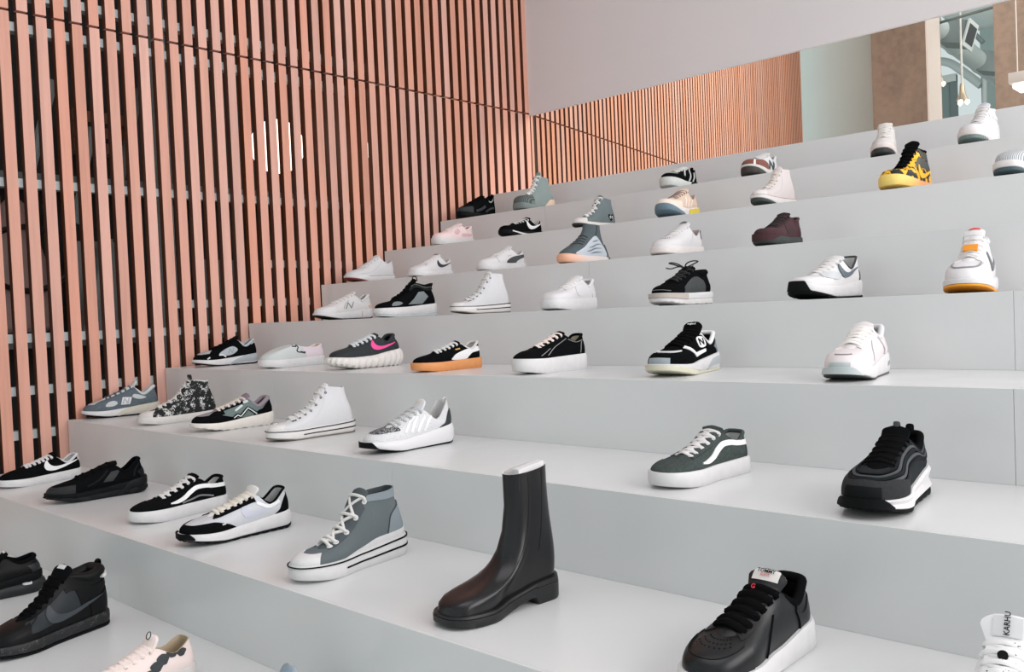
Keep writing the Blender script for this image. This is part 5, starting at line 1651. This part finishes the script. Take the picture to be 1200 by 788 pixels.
def f1():
    s = Shoe('f1', 'low_top_sneaker', 'white low sneaker with black side tick on the sixth step', **sh(SNK, heel=(.02, .335), dip=(.18, .275), eye=(.36, .37), tongue=(.33, .41), thr=(.66, .225), toen=2.6))
    std(s, WLEATHER, WHITE, lace=WLACE, off=.012, lining=LININGW)
    s.swoosh(mat(rgb(44, 48, 50), .5, 'leather'), .46, .03, .17, .30)
    s.tongue_label(mat(rgb(52, 54, 56), .5), .78, .97, .05)
    s.patch('toe_overlay', WLEATHER, .68, 1.32, 0, .42, .006)
    s.line('toe_line', mat(rgb(150, 150, 150), .6), [(.62, .8), (.68, .62), (.72, .45)], .006, .007)
    s.patch('eyestay', WLEATHER, .385, .68, .68, .985, .006); s.patch('eyestay', WLEATHER, -.68, -.385, .68, .985, .006)
f1()
def f2():
    s = Shoe('f2', 'low_top_sneaker', 'white low sneaker with dark curved side strip on the sixth step', **sh(SNK, zs=[(0, .14), (.3, .13), (.7, .12), (1, .125)], heel=(.02, .345), dip=(.18, .285), eye=(.37, .37), tongue=(.33, .425), thr=(.66, .23)))
    std(s, WLEATHER, WHITE, lace=WLACE, off=.012)
    s.decal('side_strip', mat(rgb(66, 70, 72), .5, 'leather'), [(.50, .135), (.30, .135), (.26, .165), (.17, .20), (.02, .245), (.02, .285), (.16, .265), (.34, .235), (.46, .19)], .006)
    s.eyelets(mat(rgb(120, 110, 105), .5), 6, .007)
    s.line('toe_line', mat(rgb(170, 168, 166), .6), [(.60, .95), (.66, .7), (.66, .4), (.64, .1)], .005, .004)
    s.patch('toe_overlay', WLEATHER, .70, 1.30, 0, .45, .006)
    s.rib('side_print', mat(rgb(200, 180, 130), .4), [(.46, .245), (.38, .26)], .014, .004)
f2()
def f3():
    s = Shoe('f3', 'sock_boot', 'grey knit sock boot with pale wavy side shell and peach sole', cat='boot',
             zs=[(0, .10), (.3, .12), (.7, .13), (1, .16)], zb=[(0, 0), (.1, 0), (.6, 0), (1, .03)], ring=(.15, .47, .095, .60, .62), collar=.012,
             pd=[(0, -.5), (.4, -.5), (.7, -.58), (1, -.62)], pa=[(0, .2), (.5, .3), (1, .16)], pb=[(0, .0), (.5, .01), (1, 0)], toen=2.4)
    kn = mat(rgb(84, 94, 98), .95, 'knit', c2=rgb(66, 74, 78), scale=.8)
    s.layer('sole', mat(rgb(226, 214, 208), .5, 'fade', c2=rgb(238, 170, 130), scale=1.1), 0, 1, .016, prof=[(0, -.02), (.15, .0), (.5, .008), (.85, .0), (1, -.02)])
    s.upper(kn, LININGB)
    sh_ = mat(rgb(192, 200, 208), .4, 'leather')
    s.decal('side_shell', sh_, [(.84, .15), (.60, .12), (.30, .11), (.12, .11), (.13, .20), (.20, .30), (.29, .40), (.36, .43), (.48, .36), (.64, .25)], .012)
    g = mat(rgb(112, 122, 132), .6)
    for a in ([(.60, .19), (.50, .20), (.38, .235), (.22, .24)], [(.54, .245), (.44, .26), (.33, .30), (.22, .30)], [(.44, .34), (.36, .35), (.28, .37)], [(.50, .155), (.38, .175), (.22, .18)]):
        s.rib('shell_wave', g, a, [.004, .020, .020, .004], .016)
    s.patch('heel_block', mat(rgb(92, 102, 106), .7, 'rubber'), -.16, .16, 0, .5, .016)
    s.band('heel_base', mat(rgb(92, 102, 106), .7, 'rubber'), -.2, .2, .0, 1.0, .026)
    for t in (.50, .58, .66, .74):
        s.line('instep_band', mat(rgb(50, 56, 60), .9), [(.72, t - .05), (.86, t), (1.0, t + .01), (1.14, t), (1.28, t - .05)], .016, .008)
    s.line('ankle_seam', mat(rgb(56, 62, 66), .9), [(.46, .98), (.46, .85), (.48, .72)], .012, .006)
f3()
def f4():
    s = Shoe('f4', 'low_top_sneaker', 'white leather low sneaker with dark heel tab, left of the maroon shoe', **sh(SNK, heel=(.02, .345), dip=(.19, .27), eye=(.37, .375), tongue=(.29, .44), thr=(.66, .23), toeh=.095, vdip=.09, tw=.085))
    std(s, WLEATHER, mat(rgb(224, 218, 214), .5, 'rubber'), lace=WLACE, off=.012, lining=mat(rgb(200, 186, 186), .8, 'canvas'))
    s.patch('heel_tab', mat(rgb(52, 56, 58), .6, 'leather'), -.12, .12, .45, .98, .008)
    s.tongue_label(mat(rgb(90, 94, 94), .6), .84, .98, .05)
    s.tongue_label(mat(rgb(120, 124, 124), .6), .76, .80, .05)
    parts = []
    for e in (.82, .87, .92, .97, 1.03, 1.08):
        c = s.S(e, .62); n = s.N(e, .62); c2_ = s.S(e, .76)
        parts.append(tube([c, c2_], .006, 6, .4, up=n))
    v, f = merge(parts); s.add('toe_slots', v, f, mat(rgb(120, 120, 118), .6), s.body)
    s.line('side_line', mat(rgb(205, 204, 204), .6), [(.30, .9), (.36, .5), (.46, .1)], .005, .003)
f4()
def f5():
    s = Shoe('f5', 'low_top_sneaker', 'dark maroon suede low sneaker with dark green-black sole', **sh(SNK, zs=[(0, .14), (.3, .13), (.7, .125), (1, .16)], zb=[(0, 0), (.06, 0), (.55, 0), (1, .05)], heel=(.02, .40), dip=(.18, .365), eye=(.36, .42), tongue=(.32, .47), thr=(.66, .25), toeh=.11, vdip=.09))
    mr = mat(rgb(68, 42, 46), .9, 'suede'); dk = mat(rgb(46, 30, 33), .9, 'suede')
    s.layer('sole', mat(rgb(50, 56, 54), .6, 'rubber'), 0, 1, .012)
    s.upper(mr, LININGB); s.tongue_part(dk)
    s.patch('toe_overlay', mr, .66, 1.34, 0, [(.66, .5), (.8, .4), (1, .38)], .010); s.band('toe_wrap', mr, .72, 1.28, [(0, .98), (.8, .9), (.94, .25)], 1.1, .024)
    s.patch('heel_counter', mr, -.26, .26, 0, [(0, .6), (.26, .34)], .006)
    s.patch('eyestay', dk, .385, .68, .70, .985, .006); s.patch('eyestay', dk, -.68, -.385, .7, .985, .006)
    s.swoosh(mat(rgb(58, 36, 40), .8, 'suede'), .54, .06, .18, .32)
    s.collar_roll(mr, .022)
    s.laces(mat(rgb(38, 26, 28), .9, 'canvas'), .013)
    s.band('sole_line', mat(rgb(30, 34, 33), .6), -.7, .7, .35, .45, .0145, 60)
f5()

# ---- seventh step
def g0():
    s = Shoe('g0', 'chunky_shoe', 'pale pink low sneaker on the seventh step beside the slats', **sh(SNK, zs=[(0, .16), (.3, .15), (.7, .14), (1, .15)], heel=(.03, .39), dip=(.18, .33), eye=(.36, .41), tongue=(.31, .455), thr=(.66, .27), toeh=.10))
    p = mat(rgb(238, 216, 214), .6, 'leather'); p2 = mat(rgb(222, 186, 188), .6, 'suede')
    std(s, p, WHITE, mat(rgb(205, 205, 200), .5, 'rubber'), ot=.12, lace=mat(rgb(240, 224, 222), .8, 'canvas'), roll=(p, .024), off=.016, lw=.014, lift=.016)
    s.patch('toe_overlay', p, .66, 1.34, 0, .45, .007)
    s.decal('side_panel', p2, [(.36, .19), (.12, .20), (.10, .24), (.24, .25), (.36, .24)], .006)
    s.decal('side_panel', p2, [(.58, .25), (.5, .22), (.42, .28), (.46, .33)], .006)
    s.patch('heel_counter', WLEATHER, -.14, .14, 0, 1.0, .006)
g0()
def g1():
    s = Shoe('g1', 'running_shoe', 'slim black runner with white side tick and white sole stripe, second from the slats', **sh(RUN, zs=[(0, .13), (.3, .115), (.7, .10), (1, .14)], zb=[(0, 0), (.1, 0), (.55, 0), (1, .06)], heel=(.02, .34), dip=(.18, .245), eye=(.37, .33), tongue=(.33, .37), thr=(.67, .22), toeh=.08))
    s.layer('outsole', BLACKR, 0, 1, .010)
    s.band('sole_stripe', WHITE, -.78, .78, [(0, .3), (.5, .3), (.9, .7)], [(0, .62), (.5, .66), (.9, .95)], .016, 72)
    s.upper(BLACKS, LININGW); s.tongue_part(BLACKC)
    s.swoosh(mat(rgb(235, 235, 235), .5), .46, .03, .15, .31)
    s.patch('toe_overlay', BLACKS, .66, 1.34, 0, .5, .008)
    s.patch('heel_tab', mat(rgb(215, 214, 214), .6), -.1, .1, .68, 1.0, .006)
    s.laces(mat(rgb(216, 216, 214), .8, 'canvas'), .011)
g1()
def g2():
    s = Shoe('g2', 'high_top_sneaker', 'grey-green high-top with black heart emblem with eyes on its heel', **sh(HI, zs=[(0, .12), (.3, .105), (.7, .10), (1, .12)], zb=[(0, 0), (.06, 0), (.55, 0), (1, .06)], heel=(.08, .52), dip=(.17, .515), eye=(.35, .535), tongue=(.325, .575)))
    g = mat(rgb(112, 124, 126), .9, 'canvas')
    s.layer('outsole', mat(rgb(52, 52, 52), .6, 'rubber'), 0, [(0, .05), (.5, .1), (1, .45)], .010)
    s.layer('sole', mat(rgb(224, 220, 216), .5, 'rubber'), [(0, .05), (.5, .1), (1, .42)], 1, .013)
    s.upper(g, mat(rgb(70, 78, 80), .9, 'canvas')); s.tongue_part(g)
    s.patch('toe_cap', mat(rgb(224, 220, 216), .5, 'rubber'), .76, 1.24, -.05, .55, .009)
    h = [(0, -.065), (.06, -.01), (.062, .035), (.035, .05), (0, .02), (-.035, .05), (-.062, .035), (-.06, -.01)]
    s.decal('emblem', BLACKR, [(.20 + a, .21 + b) for a, b in h], .006)
    for du in (-.026, .026):
        s.decal('emblem_eye', WHITE, [(.20 + du + .017 * math.cos(a), .205 + .026 * math.sin(a)) for a in np.linspace(0, 2 * math.pi, 8, endpoint=False)], .010, step=.012)
        s.decal('emblem_pupil', BLACKR, [(.206 + du + .007 * math.cos(a), .197 + .011 * math.sin(a)) for a in np.linspace(0, 2 * math.pi, 6, endpoint=False)], .013, step=.008)
    s.laces(mat(rgb(236, 234, 230), .8, 'canvas'), .014, .5, 7, lift=.016)
g2()
def g3():
    s = Shoe('g3', 'running_shoe', 'peach mesh runner with yellow midsole and slate blue toe sole', **sh(RUN, zs=[(0, .19), (.25, .165), (.5, .135), (.75, .13), (1, .20)], zb=[(0, .01), (.1, 0), (.55, 0), (1, .09)], heel=(.04, .37), dip=(.19, .30), tongue=(.30, .44), eye=(.36, .39), thr=(.66, .255), toeh=.09))
    bl = mat(rgb(106, 128, 140), .6, 'rubber'); pe = mat(rgb(232, 206, 186), .7, 'canvas')
    s.layer('outsole', bl, 0, [(0, .12), (.5, .2), (.8, .6), (1, .98)], .012, lug=(.010, 18))
    s.layer('midsole', mat(rgb(236, 234, 230), .5, 'rubber'), [(0, .12), (.5, .2), (.8, .55), (1, .9)], 1, .012)
    s.band('yellow_band', mat(rgb(240, 214, 70), .5, 'rubber'), -.48, .48, [(0, .5), (.3, .35), (.5, .5)], .92, .020, 60)
    s.upper(pe, mat(rgb(225, 205, 190), .8, 'canvas')); s.tongue_part(pe)
    s.patch('toe_overlay', mat(rgb(240, 222, 206), .6, 'leather'), .64, 1.36, 0, .42, .006)
    for u0 in (.56, .46, .36): s.rib('side_bar', mat(rgb(244, 232, 220), .5), [(u0, .16), (u0 - .06, .24), (u0 - .1, .30)], .026, .006)
    s.patch('heel_counter', mat(rgb(238, 196, 120), .6), -.16, .16, 0, .4, .007)
    s.patch('heel_tab', mat(rgb(60, 76, 84), .6), -.06, .06, .8, 1.0, .010)
    s.laces(mat(rgb(150, 132, 120), .8, 'canvas'), .011)
    s.layer('outsole_gel', mat(rgb(240, 235, 232), .5, 'rubber'), .25, .40, .018, z1=[(0, .19), (.4, .14), (.6, .13), (.7, .0), (1, .0)])
g3()
def g4():
    s = Shoe('g4', 'high_top_sneaker', 'white high-top with thick sole and dark outsole, left of the yellow shoe', **sh(HI, zs=[(0, .16), (.3, .15), (.7, .15), (1, .19)], zb=[(0, 0), (.06, 0), (.5, 0), (1, .085)], heel=(.10, .60), dip=(.19, .595), eye=(.36, .60), tongue=(.33, .64), thr=(.68, .27), vdip=.085, toeh=.08))
    w = mat(rgb(222, 214, 212), .8, 'canvas')
    s.layer('outsole', mat(rgb(60, 70, 66), .6, 'rubber'), 0, [(0, .03), (.45, .06), (1, .5)], .008)
    s.layer('sole', mat(rgb(226, 222, 220), .5, 'rubber'), [(0, .03), (.45, .06), (1, .46)], 1, .014)
    s.band('upper_line', mat(rgb(150, 100, 96), .6), -1, 1, .90, .95, .016, 96)
    s.rib('sole_mark', BLACKR, [(.34, .07), (.28, .08)], .02, .004, on='sole')
    s.upper(w, LININGW); s.tongue_part(w)
    s.patch('toe_cap', mat(rgb(226, 222, 220), .5, 'rubber'), .78, 1.22, -.02, .5, .008)
    s.line('seam', mat(rgb(205, 198, 196), .7), [(.41, .98), (.42, .6), (.5, .3), (.64, .22)], .006, .003)
    s.eyelets(mat(rgb(120, 116, 112), .5), 7, .009); s.laces(mat(rgb(232, 222, 212), .8, 'canvas'), .012, .5, 7, lift=.016)
g4()
def g5():
    s = Shoe('g5', 'high_top_sneaker', 'black and yellow splashed high-top with yellow fading sole', **sh(MID, heel=(.06, .50), dip=(.18, .485), eye=(.365, .52), tongue=(.31, .60), thr=(.66, .24), zs=[(0, .125), (.3, .115), (.7, .12), (1, .17)], zb=[(0, 0), (.06, 0), (.5, 0), (1, .05)], vdip=.09, tw=.085))
    ye = rgb(246, 190, 44)
    s.layer('sole', mat(rgb(240, 168, 110), .5, 'fade', c2=rgb(244, 216, 120)), 0, 1, .014)
    s.upper(mat((.014, .015, .016), .6, 'blotch', c2=ye), LININGB); s.tongue_part(BLACKC)
    s.patch('toe_overlay', mat((.014, .015, .016), .6, 'blotch', c2=ye, scale=1.4), .66, 1.34, 0, .45, .007)
    s.patch('eyestay', mat((.014, .015, .016), .6, 'blotch', c2=ye, scale=1.2), .385, .68, .66, .985, .007); s.patch('eyestay', BLACKC, -.68, -.385, .66, .985, .007)
    s.patch('side_panel', mat(rgb(62, 66, 64), .5, 'leather'), .2, .5, .3, .62, .004)
    s.patch('collar_panel', mat(rgb(58, 62, 60), .5, 'leather'), .12, .36, .66, .92, .006)
    s.swoosh(mat(ye, .5, 'leather'), .50, .06, .15, .31, off=.010)
    s.collar_roll(BLACKC, .02)
    s.laces(BLACKLACE, .014, .5, 7, lift=.016)
g5()
def g6():
    s = Shoe('g6', 'slip_on_shoe', 'white slip-on with grey ribbed knit upper cut off at the right edge', **sh(SNK, zs=[(0, .16), (.3, .15), (.7, .15), (1, .20)], zb=[(0, 0), (.06, 0), (.5, 0), (1, .07)], heel=(.03, .33), dip=(.17, .32), eye=(.38, .36), thr=(.50, .38), vthr=.075, veye=.09, tongue=(.46, .40), toeh=.12, flatvamp=1, pc=[(0, 0), (.2, .1), (.38, .3), (.5, .5), (.7, .6), (1, .5)], toen=2.6))
    s.layer('outsole', mat(rgb(70, 90, 96), .6, 'rubber'), 0, [(0, .03), (.5, .06), (1, .38)], .008)
    s.layer('sole', mat(rgb(224, 220, 218), .5, 'rubber'), [(0, .03), (.5, .06), (1, .34)], 1, .016)
    s.upper(mat(rgb(214, 216, 218), .9, 'ribs', c2=rgb(140, 146, 150)), LININGW)
    s.collar_roll(mat(rgb(60, 70, 76), .8, 'canvas'), .010, .62)
g6()

# ---- eighth step
def h0():
    s = Shoe('h0', 'running_shoe', 'black low runner with dark grey panels, highest shoe against the slats', **sh(RUN, zs=[(0, .14), (.3, .125), (.7, .12), (1, .15)], heel=(.04, .50), dip=(.18, .40), eye=(.37, .46), tongue=(.33, .49), thr=(.66, .30), toeh=.09))
    std(s, BLACKC, BLACKR, lining=LININGB, lace=BLACKLACE, roll=(BLACKC, .02))
    g = mat(rgb(44, 50, 52), .7, 'suede')
    s.rib('side_panel', g, [(.66, .16), (.5, .20), (.36, .27)], .05, .006)
    s.rib('side_panel', g, [(.36, .16), (.24, .22), (.12, .25)], .04, .006)
    s.patch('toe_overlay', g, .66, 1.34, 0, .4, .006)
    s.tab(BLACKC, .035, .05)
    s.patch('lining_patch', mat(rgb(150, 160, 158), .7), .14, .26, .86, .99, .006)
h0()
def h1():
    s = Shoe('h1', 'high_top_sneaker', 'grey-green high-top with ribbed toe and beige heel block at the mirror end', **sh(HI, zs=[(0, .13), (.3, .11), (.7, .10), (1, .14)], zb=[(0, 0), (.06, 0), (.6, 0), (1, .03)], heel=(.14, .64), dip=(.22, .635), eye=(.40, .66), tongue=(.36, .74), thr=(.68, .28), vdip=.075, toeh=.17, ballw=.19, toen=2.8))
    g = mat(rgb(138, 152, 150), .9, 'canvas')
    s.root['label'] = 'grey-green high-top with bulky ribbed toe and beige heel block on the eighth step'
    s.layer('sole', mat(rgb(120, 132, 130), .6, 'rubber'), 0, 1, .008)
    s.upper(g, mat(rgb(110, 122, 120), .9, 'canvas')); s.tongue_part(g)
    s.patch('toe_shell', mat(rgb(104, 116, 114), .6, 'ribs', c2=rgb(64, 72, 72), scale=.9), .64, 1.36, 0, .82, .012)
    s.decal('heel_block', mat(rgb(226, 200, 176), .6, 'rubber'), [(.36, .06), (.10, .06), (.0, .14), (.06, .22), (.20, .23), (.30, .16)], .02)
    s.decal('heel_mark', BLACKR, [(.26, .0), (.06, .0), (.02, .13), (.10, .05), (.2, .09)], .02, 'sole', smooth=False)
    s.patch('heel_counter', mat(rgb(40, 44, 46), .7), -.12, .12, 0, .2, .012)
    s.laces(mat(rgb(240, 240, 236), .8, 'canvas'), .014, .5, 8, lift=.018)
h1()
def h2():
    s = Shoe('h2', 'running_shoe', 'black runner with grey straps and pale sole on the eighth step', **sh(RUN, zs=[(0, .16), (.3, .15), (.6, .15), (1, .20)], zb=[(0, 0), (.1, 0), (.5, 0), (1, .06)], heel=(.03, .40), dip=(.18, .33), eye=(.36, .40), tongue=(.31, .45), thr=(.66, .28), toeh=.11))
    gs = mat(rgb(206, 210, 206), .5, 'rubber')
    s.layer('sole', gs, 0, 1, .014)
    s.layer('heel_sole', BLACKR, .3, 1.02, .017, z1=[(0, .16), (.3, .15), (.42, .08), (.5, .0), (1, 0)])
    s.upper(BLACKS, LININGB); s.tongue_part(mat(rgb(190, 194, 190), .7, 'canvas'))
    li = mat(rgb(196, 200, 198), .5, 'leather')
    s.rib('strap', li, [(.40, .16), (.32, .26), (.30, .38)], .035, .009)
    s.rib('strap', li, [(.26, .16), (.18, .25), (.16, .33)], .03, .009)
    s.rib('strap', li, [(.56, .24), (.48, .32), (.40, .40)], .03, .009)
    s.patch('toe_panel', mat(rgb(150, 160, 156), .7, 'suede'), .7, 1.3, .5, .9, .005)
    s.laces(mat(rgb(222, 222, 218), .8, 'canvas'), .014, .5, 5, lift=.018)
    s.tab(BLACKC, .04, .05)
h2()
def h3():
    s = Shoe('h3', 'running_shoe', 'white runner with red-brown toe and dark green side bars on the eighth step', **sh(RUN, zs=[(0, .16), (.3, .14), (.6, .14), (1, .20)], zb=[(0, 0), (.1, 0), (.5, 0), (1, .06)], heel=(.04, .40), tongue=(.31, .45), eye=(.36, .40), dip=(.19, .33), thr=(.64, .29), toeh=.12))
    br = mat(rgb(134, 84, 74), .9, 'suede'); gn = mat(rgb(48, 66, 62), .6)
    s.layer('outsole', mat(rgb(60, 56, 52), .6, 'rubber'), 0, [(0, .2), (.5, .3), (1, .8)], .010)
    s.layer('midsole', mat(rgb(214, 216, 212), .5, 'rubber'), [(0, .2), (.5, .3), (1, .75)], 1, .010)
    s.upper(WCANVAS, LININGW); s.tongue_part(WCANVAS)
    s.patch('toe_overlay', br, .50, 1.50, 0, [(.50, .30), (.65, .62), (1, .62)], .010)
    s.patch('toe_strip', mat(rgb(232, 230, 226), .5), .84, .88, 0, .66, .014)
    s.rib('side_bar', gn, [(.46, .16), (.38, .30)], .05, .008)
    s.rib('side_bar', gn, [(.30, .16), (.22, .29)], .05, .008)
    s.rib('side_bar', gn, [(.38, .29), (.30, .17)], .04, .007)
    s.collar_roll(WCANVAS, .024); s.laces(WLACE, .015, .5, 6, lift=.016)
h3()
def h4():
    s = Shoe('h4', 'low_top_sneaker', 'white low sneaker facing front with black toe outsole in front of the concrete column', **sh(SNK, zs=[(0, .15), (.3, .15), (.7, .15), (1, .20)], zb=[(0, 0), (.06, 0), (.5, 0), (1, .06)], heel=(.02, .56), dip=(.19, .49), eye=(.37, .54), tongue=(.32, .57), thr=(.68, .28), toeh=.09, ballw=.155))
    w = mat(rgb(216, 212, 208), .7, 'canvas')
    s.layer('outsole', mat(rgb(52, 54, 54), .6, 'rubber'), 0, [(0, .05), (.45, .1), (1, .5)], .010)
    s.layer('sole', mat(rgb(224, 214, 210), .5, 'rubber'), [(0, .05), (.45, .1), (1, .45)], 1, .013)
    s.upper(w, LININGW); s.tongue_part(w)
    s.patch('toe_cap', w, .76, 1.24, 0, .5, .006)
    s.eyelets(BLACKR, 6, .009); s.laces(mat(rgb(226, 222, 216), .8, 'canvas'), .013, .5, 6, lift=.014)
    s.tab(w, .03, .05)
h4()
def h5():
    s = Shoe('h5', 'mid_top_sneaker', 'all-white mid-top sneaker on the eighth step, furthest right', **sh(MID, heel=(.05, .56), dip=(.18, .53), eye=(.36, .55), tongue=(.31, .62), thr=(.66, .29), zs=[(0, .15), (.3, .14), (.7, .15), (1, .20)], zb=[(0, 0), (.06, 0), (.5, 0), (1, .07)], toeh=.10, vdip=.09))
    w = mat(rgb(224, 220, 222), .5, 'leather')
    s.layer('outsole', mat(rgb(130, 150, 146), .6, 'ribs', c2=rgb(80, 96, 92), scale=1.4), 0, [(0, .03), (.5, .06), (1, .4)], .008)
    s.layer('sole', mat(rgb(226, 220, 218), .5, 'rubber'), [(0, .03), (.5, .06), (1, .36)], 1, .015)
    s.upper(w, LININGW); s.tongue_part(w)
    s.patch('toe_overlay', w, .66, 1.34, 0, .42, .006)
    s.line('toe_line', mat(rgb(150, 140, 140), .6), [(.74, .66), (.86, .60), (1.0, .58), (1.14, .6)], .010, .005)
    s.patch('ankle_strap', w, -.44, .44, .60, .76, .010)
    s.patch('heel_counter', w, -.25, .25, 0, .45, .007)
    s.collar_roll(WCANVAS, .022); s.laces(WLACE, .014, .5, 7, lift=.016)
    s.tongue_label(mat(rgb(200, 206, 226), .5), .80, .95, .04)
h5()

# heel position on the step (in treads), turn in degrees, size, step
POSE = {
    'a0': (2.6274, 0.8086, -8.9084, 0.9799, 0),
    'a1': (3.6778, 0.793, 12.0913, 1.0674, 0),
    'a2': (4.8641, 0.726, 3.051, 0.9726, 0),
    'a3': (5.7329, 0.9188, -5.4411, 0.9353, 0),
    'b0': (0.8216, 1.7813, 3.954, 1.0429, 1),
    'b1': (2.0645, 1.796, -10.0177, 1.1001, 1),
    'b2': (3.1841, 1.8627, 2.6903, 1.0712, 1),
    'b3': (4.1187, 1.7742, -4.4219, 1.0735, 1),
    'b4': (5.2141, 1.7822, 3.8832, 1.1092, 1),
    'b5': (6.3731, 1.7067, -5.9128, 0.9739, 1),
    'b6': (7.5058, 1.8191, -3.6008, 1.0508, 1),
    'b7': (8.2564, 1.8028, 6.3882, 1.0354, 1),
    'c0': (0.2821, 2.7777, -14.3442, 1.0837, 2),
    'c1': (1.3985, 2.7988, -8.378, 1.0737, 2),
    'c2': (2.361, 2.7806, -5.9671, 1.0641, 2),
    'c3': (3.4689, 2.7924, -7.1764, 1.0632, 2),
    'c4': (4.5766, 2.7694, -4.767, 1.0499, 2),
    'c5': (6.7629, 2.7775, -7.3008, 1.0118, 2),
    'c6': (7.6368, 2.7066, 2.3455, 1.0239, 2),
    'd0': (0.4707, 3.7961, -6.5155, 1.0636, 3),
    'd1': (1.7007, 3.7877, -2.0078, 1.0488, 3),
    'd2': (2.8132, 3.8169, -3.6418, 1.0926, 3),
    'd3': (3.9463, 3.7112, -7.2504, 0.9647, 3),
    'd4': (5.0224, 3.7, -10.0211, 0.9513, 3),
    'd5': (5.9783, 3.8347, 5.6675, 1.1308, 3),
    'd6': (7.0983, 3.74, 5.0299, 1.0163, 3),
    'e0': (1.2222, 4.782, -8.0665, 1.0474, 4),
    'e1': (2.2897, 4.7644, -13.1011, 1.0338, 4),
    'e2': (3.3677, 4.7047, -14.4902, 0.9225, 4),
    'e3': (4.2817, 4.7821, 6.0393, 1.0417, 4),
    'e4': (5.4264, 4.7431, -3.7747, 0.9617, 4),
    'e5': (6.5527, 4.811, -6.4455, 1.1013, 4),
    'e6': (7.3667, 4.822, 7.4815, 1.1274, 4),
    'f0': (0.4856, 5.7293, -1.8622, 1.0715, 5),
    'f1': (1.5408, 5.697, 6.2031, 0.9926, 5),
    'f2': (2.6787, 5.6955, -2.7828, 0.9735, 5),
    'f3': (3.7836, 5.6826, -5.8286, 0.9525, 5),
    'f4': (4.7791, 5.7294, 2.2125, 1.0784, 5),
    'f5': (5.7407, 5.6808, -1.3566, 0.9349, 5),
    'g0': (0.8976, 6.7044, 0.26, 1.0011, 6),
    'g1': (2.0577, 6.7066, -0.2161, 1.0241, 6),
    'g2': (3.136, 6.7041, -1.2036, 0.9995, 6),
    'g3': (4.146, 6.7168, 7.4012, 1.1139, 6),
    'g4': (5.2399, 6.6807, -5.9187, 0.9335, 6),
    'g5': (6.421, 6.7356, -3.3085, 1.1159, 6),
    'g6': (7.2154, 6.693, -0.7592, 0.9359, 6),
    'h0': (0.3562, 7.7084, -0.3961, 1.0701, 7),
    'h1': (1.409, 7.7279, 0.9756, 1.0846, 7),
    'h2': (3.5688, 7.7025, 3.3043, 1.0156, 7),
    'h3': (4.5606, 7.7019, 2.8327, 1.0, 7),
    'h4': (5.7904, 7.687, 14.0218, 1.0275, 7),
    'h5': (6.713, 7.7073, -2.2473, 1.0181, 7),
}
for key_, (x_, y_, a_, s_, k_) in POSE.items():
    place(key_, x_, y_, a_, s_, k_)
